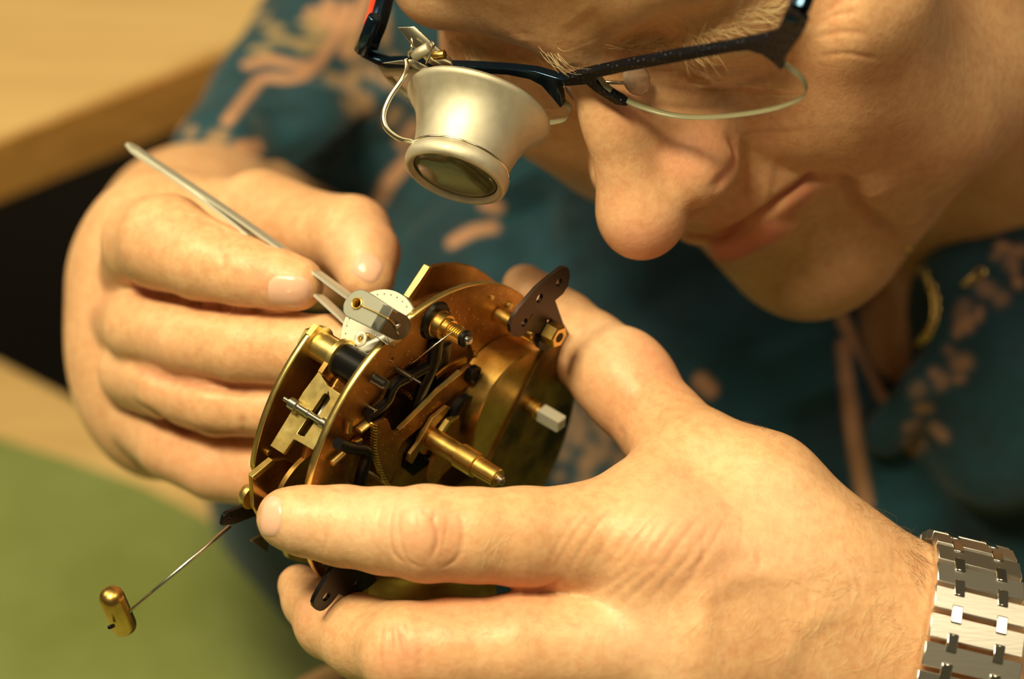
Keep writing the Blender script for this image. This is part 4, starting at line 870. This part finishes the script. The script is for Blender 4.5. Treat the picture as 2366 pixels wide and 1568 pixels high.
# ------------------------------------------------------------------ wrist watch
WA = unit(np.array([0.97, -0.235, -0.05])); WC = P(2135, 1578, 524); wz = unit(np.array([0, 0, 1.0])-WA*WA[2]); wy = np.cross(wz, WA)
if wy[1] < 0: wy = -wy
def wrad(t):
    dr = wy*math.sin(t)+wz*math.cos(t); rr = []
    for a in (-8, -4, 0, 4, 8):
        h = body.bvh.ray_cast(Vector(WC+WA*a+dr*90), Vector(-dr))
        if h[0] is not None: rr.append(90-h[3])
    return max(rr)+1.7 if rr else 29.0
TT = np.linspace(0, 2*math.pi, 120, endpoint=False); RR = np.array([wrad(t) for t in TT]); RR = np.clip(RR, 22, 36)
for _ in range(25): RR = np.maximum(RR, 0.5*(np.roll(RR, 1)+np.roll(RR, -1)))*0.5+0.25*(np.roll(RR, 1)+np.roll(RR, -1))
LOOP = [WC+(wy*math.sin(t)+wz*math.cos(t))*r for t, r in zip(TT, RR)]+[WC+wz*RR[0]]
seglen = np.concatenate([[0], np.cumsum([np.linalg.norm(b-a) for a, b in zip(LOOP, LOOP[1:])])]); LTOT = seglen[-1]
def onloop(s_):
    s_ = s_ % LTOT; i = min(np.searchsorted(seglen, s_, 'right')-1, len(LOOP)-2); t = (s_-seglen[i])/(seglen[i+1]-seglen[i]); p = LOOP[i]*(1-t)+LOOP[i+1]*t; tg = unit(LOOP[i+1]-LOOP[i]); nn = unit(np.cross(tg, WA)); nn = nn if nn@(p-WC) > 0 else -nn; return p, tg, nn
watch = thing('wrist_watch', WC-wz*30, 'steel wrist watch with a wide brushed link bracelet on the left wrist', 'wrist watch')
NLK = 33; pit = LTOT/NLK; c_i = None
for i in range(NLK):
    s0 = (i+0.62)*pit; p, tg, nn = onloop(s0); yy = pix(np.array([p+nn*2]))[0][1]
    if 0 > 1 or (abs(((s0+LTOT/2) % LTOT)-LTOT/2+pit*1.0) < 0): continue
    fr = Frame(p, WA, tg, nn)
    if -38 < ((s0+LTOT/2) % LTOT)-LTOT/2 < 1.0: continue          # the watch case sits here
    hw = 12.4-3.9*min(1, abs(((s0+LTOT/2+16.5) % LTOT)-LTOT/2)/(LTOT*0.36)); lk = MB().add(*g_box(fr, -hw, hw, -pit*0.43, pit*0.43, 0, 2.2)).go('bracelet_link', M['watch_steel'], watch, bevel=0.28, auto=30)
    p2, t2, n2 = onloop(s0+pit/2); f2 = Frame(p2, WA, t2, n2)
    for sx in (-0.47*hw, 0.48*hw): MB().add(*g_box(f2, sx-1.25, sx+1.25, -pit*0.36, pit*0.36, 0.2, 2.45)).go('connector', M['watch_polish'], lk, bevel=0.35, auto=30)
pc_, tc_, nc_ = onloop(-19.5); cf = Frame(pc_+nc_*1.0, WA, tc_, nc_)
case = MB().add(*g_prism(cf, [[(19*math.cos(t)*1.0, 20*math.sin(t)) for t in np.linspace(0, 2*math.pi, 41)[:-1]]], -1.5, 5.5)).go('watch_case', M['watch_steel'], watch, bevel=0.8, auto=35)
MB().add(*g_prism(cf, [[(r*math.cos(t), r*math.sin(t)) for t in np.linspace(math.pi/8, 2*math.pi+math.pi/8, 9)[:-1]] for r in (17.5, 13.5)], 5.5, 7.4)).go('bezel', M['watch_polish'], watch, bevel=0.5, auto=35)
MB().add(*g_prism(cf, [circ(0, 0, 14, 48)], 5.5, 5.8)).go('dial', M['grey_block'], watch)
# ------------------------------------------------------------------ gold necklace
neck = thing('necklace', P(2150, 700, 620), 'gold chain necklace lying on the neck by the shirt collar', 'necklace')
both = BVHTree.FromPolygons(body.V.tolist(), [tuple(f) for f in body.F])
line = [p for p in spline([(2085, 560, 0), (2125, 610, 0), (2155, 660, 0), (2168, 700, 0), (2166, 740, 0), (2150, 780, 0), (2130, 800, 0)], 3)]+[(2225, 665, 0), (2250, 645, 0), (2275, 628, 0)]
prev = None
for i, q in enumerate(line):
    r = unit(ray(q[0], q[1])); h = both.ray_cast(Vector((0, 0, 0)), Vector(r)); h2 = cl.bvh.ray_cast(Vector((0, 0, 0)), Vector(r))
    if h2[0] is not None and (h[0] is None or h2[3] < h[3]): h = h2
    if h[0] is None: continue
    p = np.array(h[0])+np.array(h[1])*1.3; n_ = np.array(h[1])
    if prev is not None and np.linalg.norm(p-prev) < 12:
        d_ = unit(p-prev); s_ = np.cross(n_, d_) if i % 2 else n_; c_ = (p+prev)/2
        MB().add(*g_tube([c_+d_*1.9*math.cos(t)+s_*1.1*math.sin(t) for t in np.linspace(0, 2*math.pi, 17)], 0.35, 8)).go('chain_link', M['gold'], neck)
    prev = p
# ------------------------------------------------------------------ benches, mat, floor
def gz(px, py, z):                                     # where a sight line meets a level surface, metres in the room
    r = ray(px, py) @ RW; t = (z-ORG[2])/r[2]; return ORG+r*t
def slab(name, pts, z0, z1, m, **kw):
    v = [(p[0], p[1], z0) for p in pts]+[(p[0], p[1], z1) for p in pts]; n = len(pts); tris = tessellate_polygon([[Vector((p[0], p[1], 0)) for p in pts]])
    f = [tuple(t) for t in tris]+[tuple(i+n for i in t)[::-1] for t in tris]+[(i, (i+1) % n, (i+1) % n+n, i+n) for i in range(n)]
    return build(name, v, f, m, None, room=True, smooth=True, auto=30, **kw)
edge = [gz(x, y, 0) for x, y in ((-900, 480), (0, 822), (160, 905), (330, 1010), (480, 1110), (600, 1200), (760, 1300), (1000, 1390), (1500, 1420), (3000, 1430))]
near = [np.array([0.9, 0.02, 0]), np.array([-0.9, 0.02, 0])]
bench = slab('work_bench', edge+near, -0.03, -0.002, M['wood'], bevel=1.5); props(bench, 'pale wooden work bench top under the green mat, at the lower left', 'bench')
medge = [gz(x, y, 0) for x, y in ((-900, 720), (0, 1012), (160, 1062), (330, 1122), (480, 1200), (600, 1290), (760, 1390), (1000, 1470), (1500, 1490), (3000, 1500))]
mat_ = slab('bench_mat', medge+[np.array([0.86, 0.04, 0]), np.array([-0.86, 0.04, 0])], -0.0019, 0.0, M['felt']); props(mat_, 'green mat spread over the work bench below the hands', 'mat')
ZD = 0.08; a = gz(-700, 583, ZD); b = gz(1100, -118, ZD); away = unit([-(b-a)[1], (b-a)[0], 0]); away = away if away[1] > 0 else -away
desk = slab('desk_top', [a, b, b+away*0.9, a+away*0.9], ZD-0.025, ZD, M['wood'], bevel=2.0); n_ = unit((b-a)[:2]); inw = np.array([-n_[1], n_[0]]); inw = inw if inw @ away[:2] > 0 else -inw
es = slab('edge_shade', [a, b, b-np.array([*inw, 0])*0.002, a-np.array([*inw, 0])*0.002], ZD-0.025, ZD-0.0015, M['wood_shade']); es.parent = desk; es.location = ORIGIN[es.name]-ORIGIN[desk.name]  # darker strip added to stand in for shade on the desk's side
props(desk, 'pale beech desk top with a thick squared edge at the upper left', 'desk')
bc = gz(905, 1765, 0.070); bc = np.array([bc[0], bc[1], 0]); dish = MB(); rr_ = 0.040
v, f = g_lathe((0, 0, 0), (0, 0, 1), [(0, rr_-0.014), (0.004, rr_-0.009), (0.040, rr_-0.003), (0.066, rr_), (0.0695, rr_-0.0005), (0.071, rr_-0.0025), (0.0695, rr_-0.0045), (0.050, rr_-0.008), (0.008, rr_-0.016), (0.006, 0.0005)], 56)
dish = build('parts_bowl', [np.array(q)+bc for q in v], f, M['leather'], None, room=True); props(dish, 'round dark bowl with a rough brown rim, on the mat below the middle finger', 'bowl')
v, f = g_lathe((0, 0, 0), (0, 0, 1), [(0.0085, rr_-0.0165), (0.050, rr_-0.0085), (0.0675, rr_-0.0052), (0.0670, rr_-0.0060), (0.050, rr_-0.0095), (0.009, 0.0004)], 56)
build('bowl_inside', [np.array(q)+bc for q in v], f, M['gap'], dish, room=True)
fl = build('floor', [(-2.5, -1, -0.72), (2.5, -1, -0.72), (2.5, 3, -0.72), (-2.5, 3, -0.72)], [(0, 1, 2, 3)], M['dark'], None, room=True); props(fl, kind='structure')
wl = build('wall_back', [(-2.5, 3, -0.72), (2.5, 3, -0.72), (2.5, 3, 1.9), (-2.5, 3, 1.9)], [(0, 1, 2, 3)], M['paint'], None, room=True); props(wl, kind='structure')
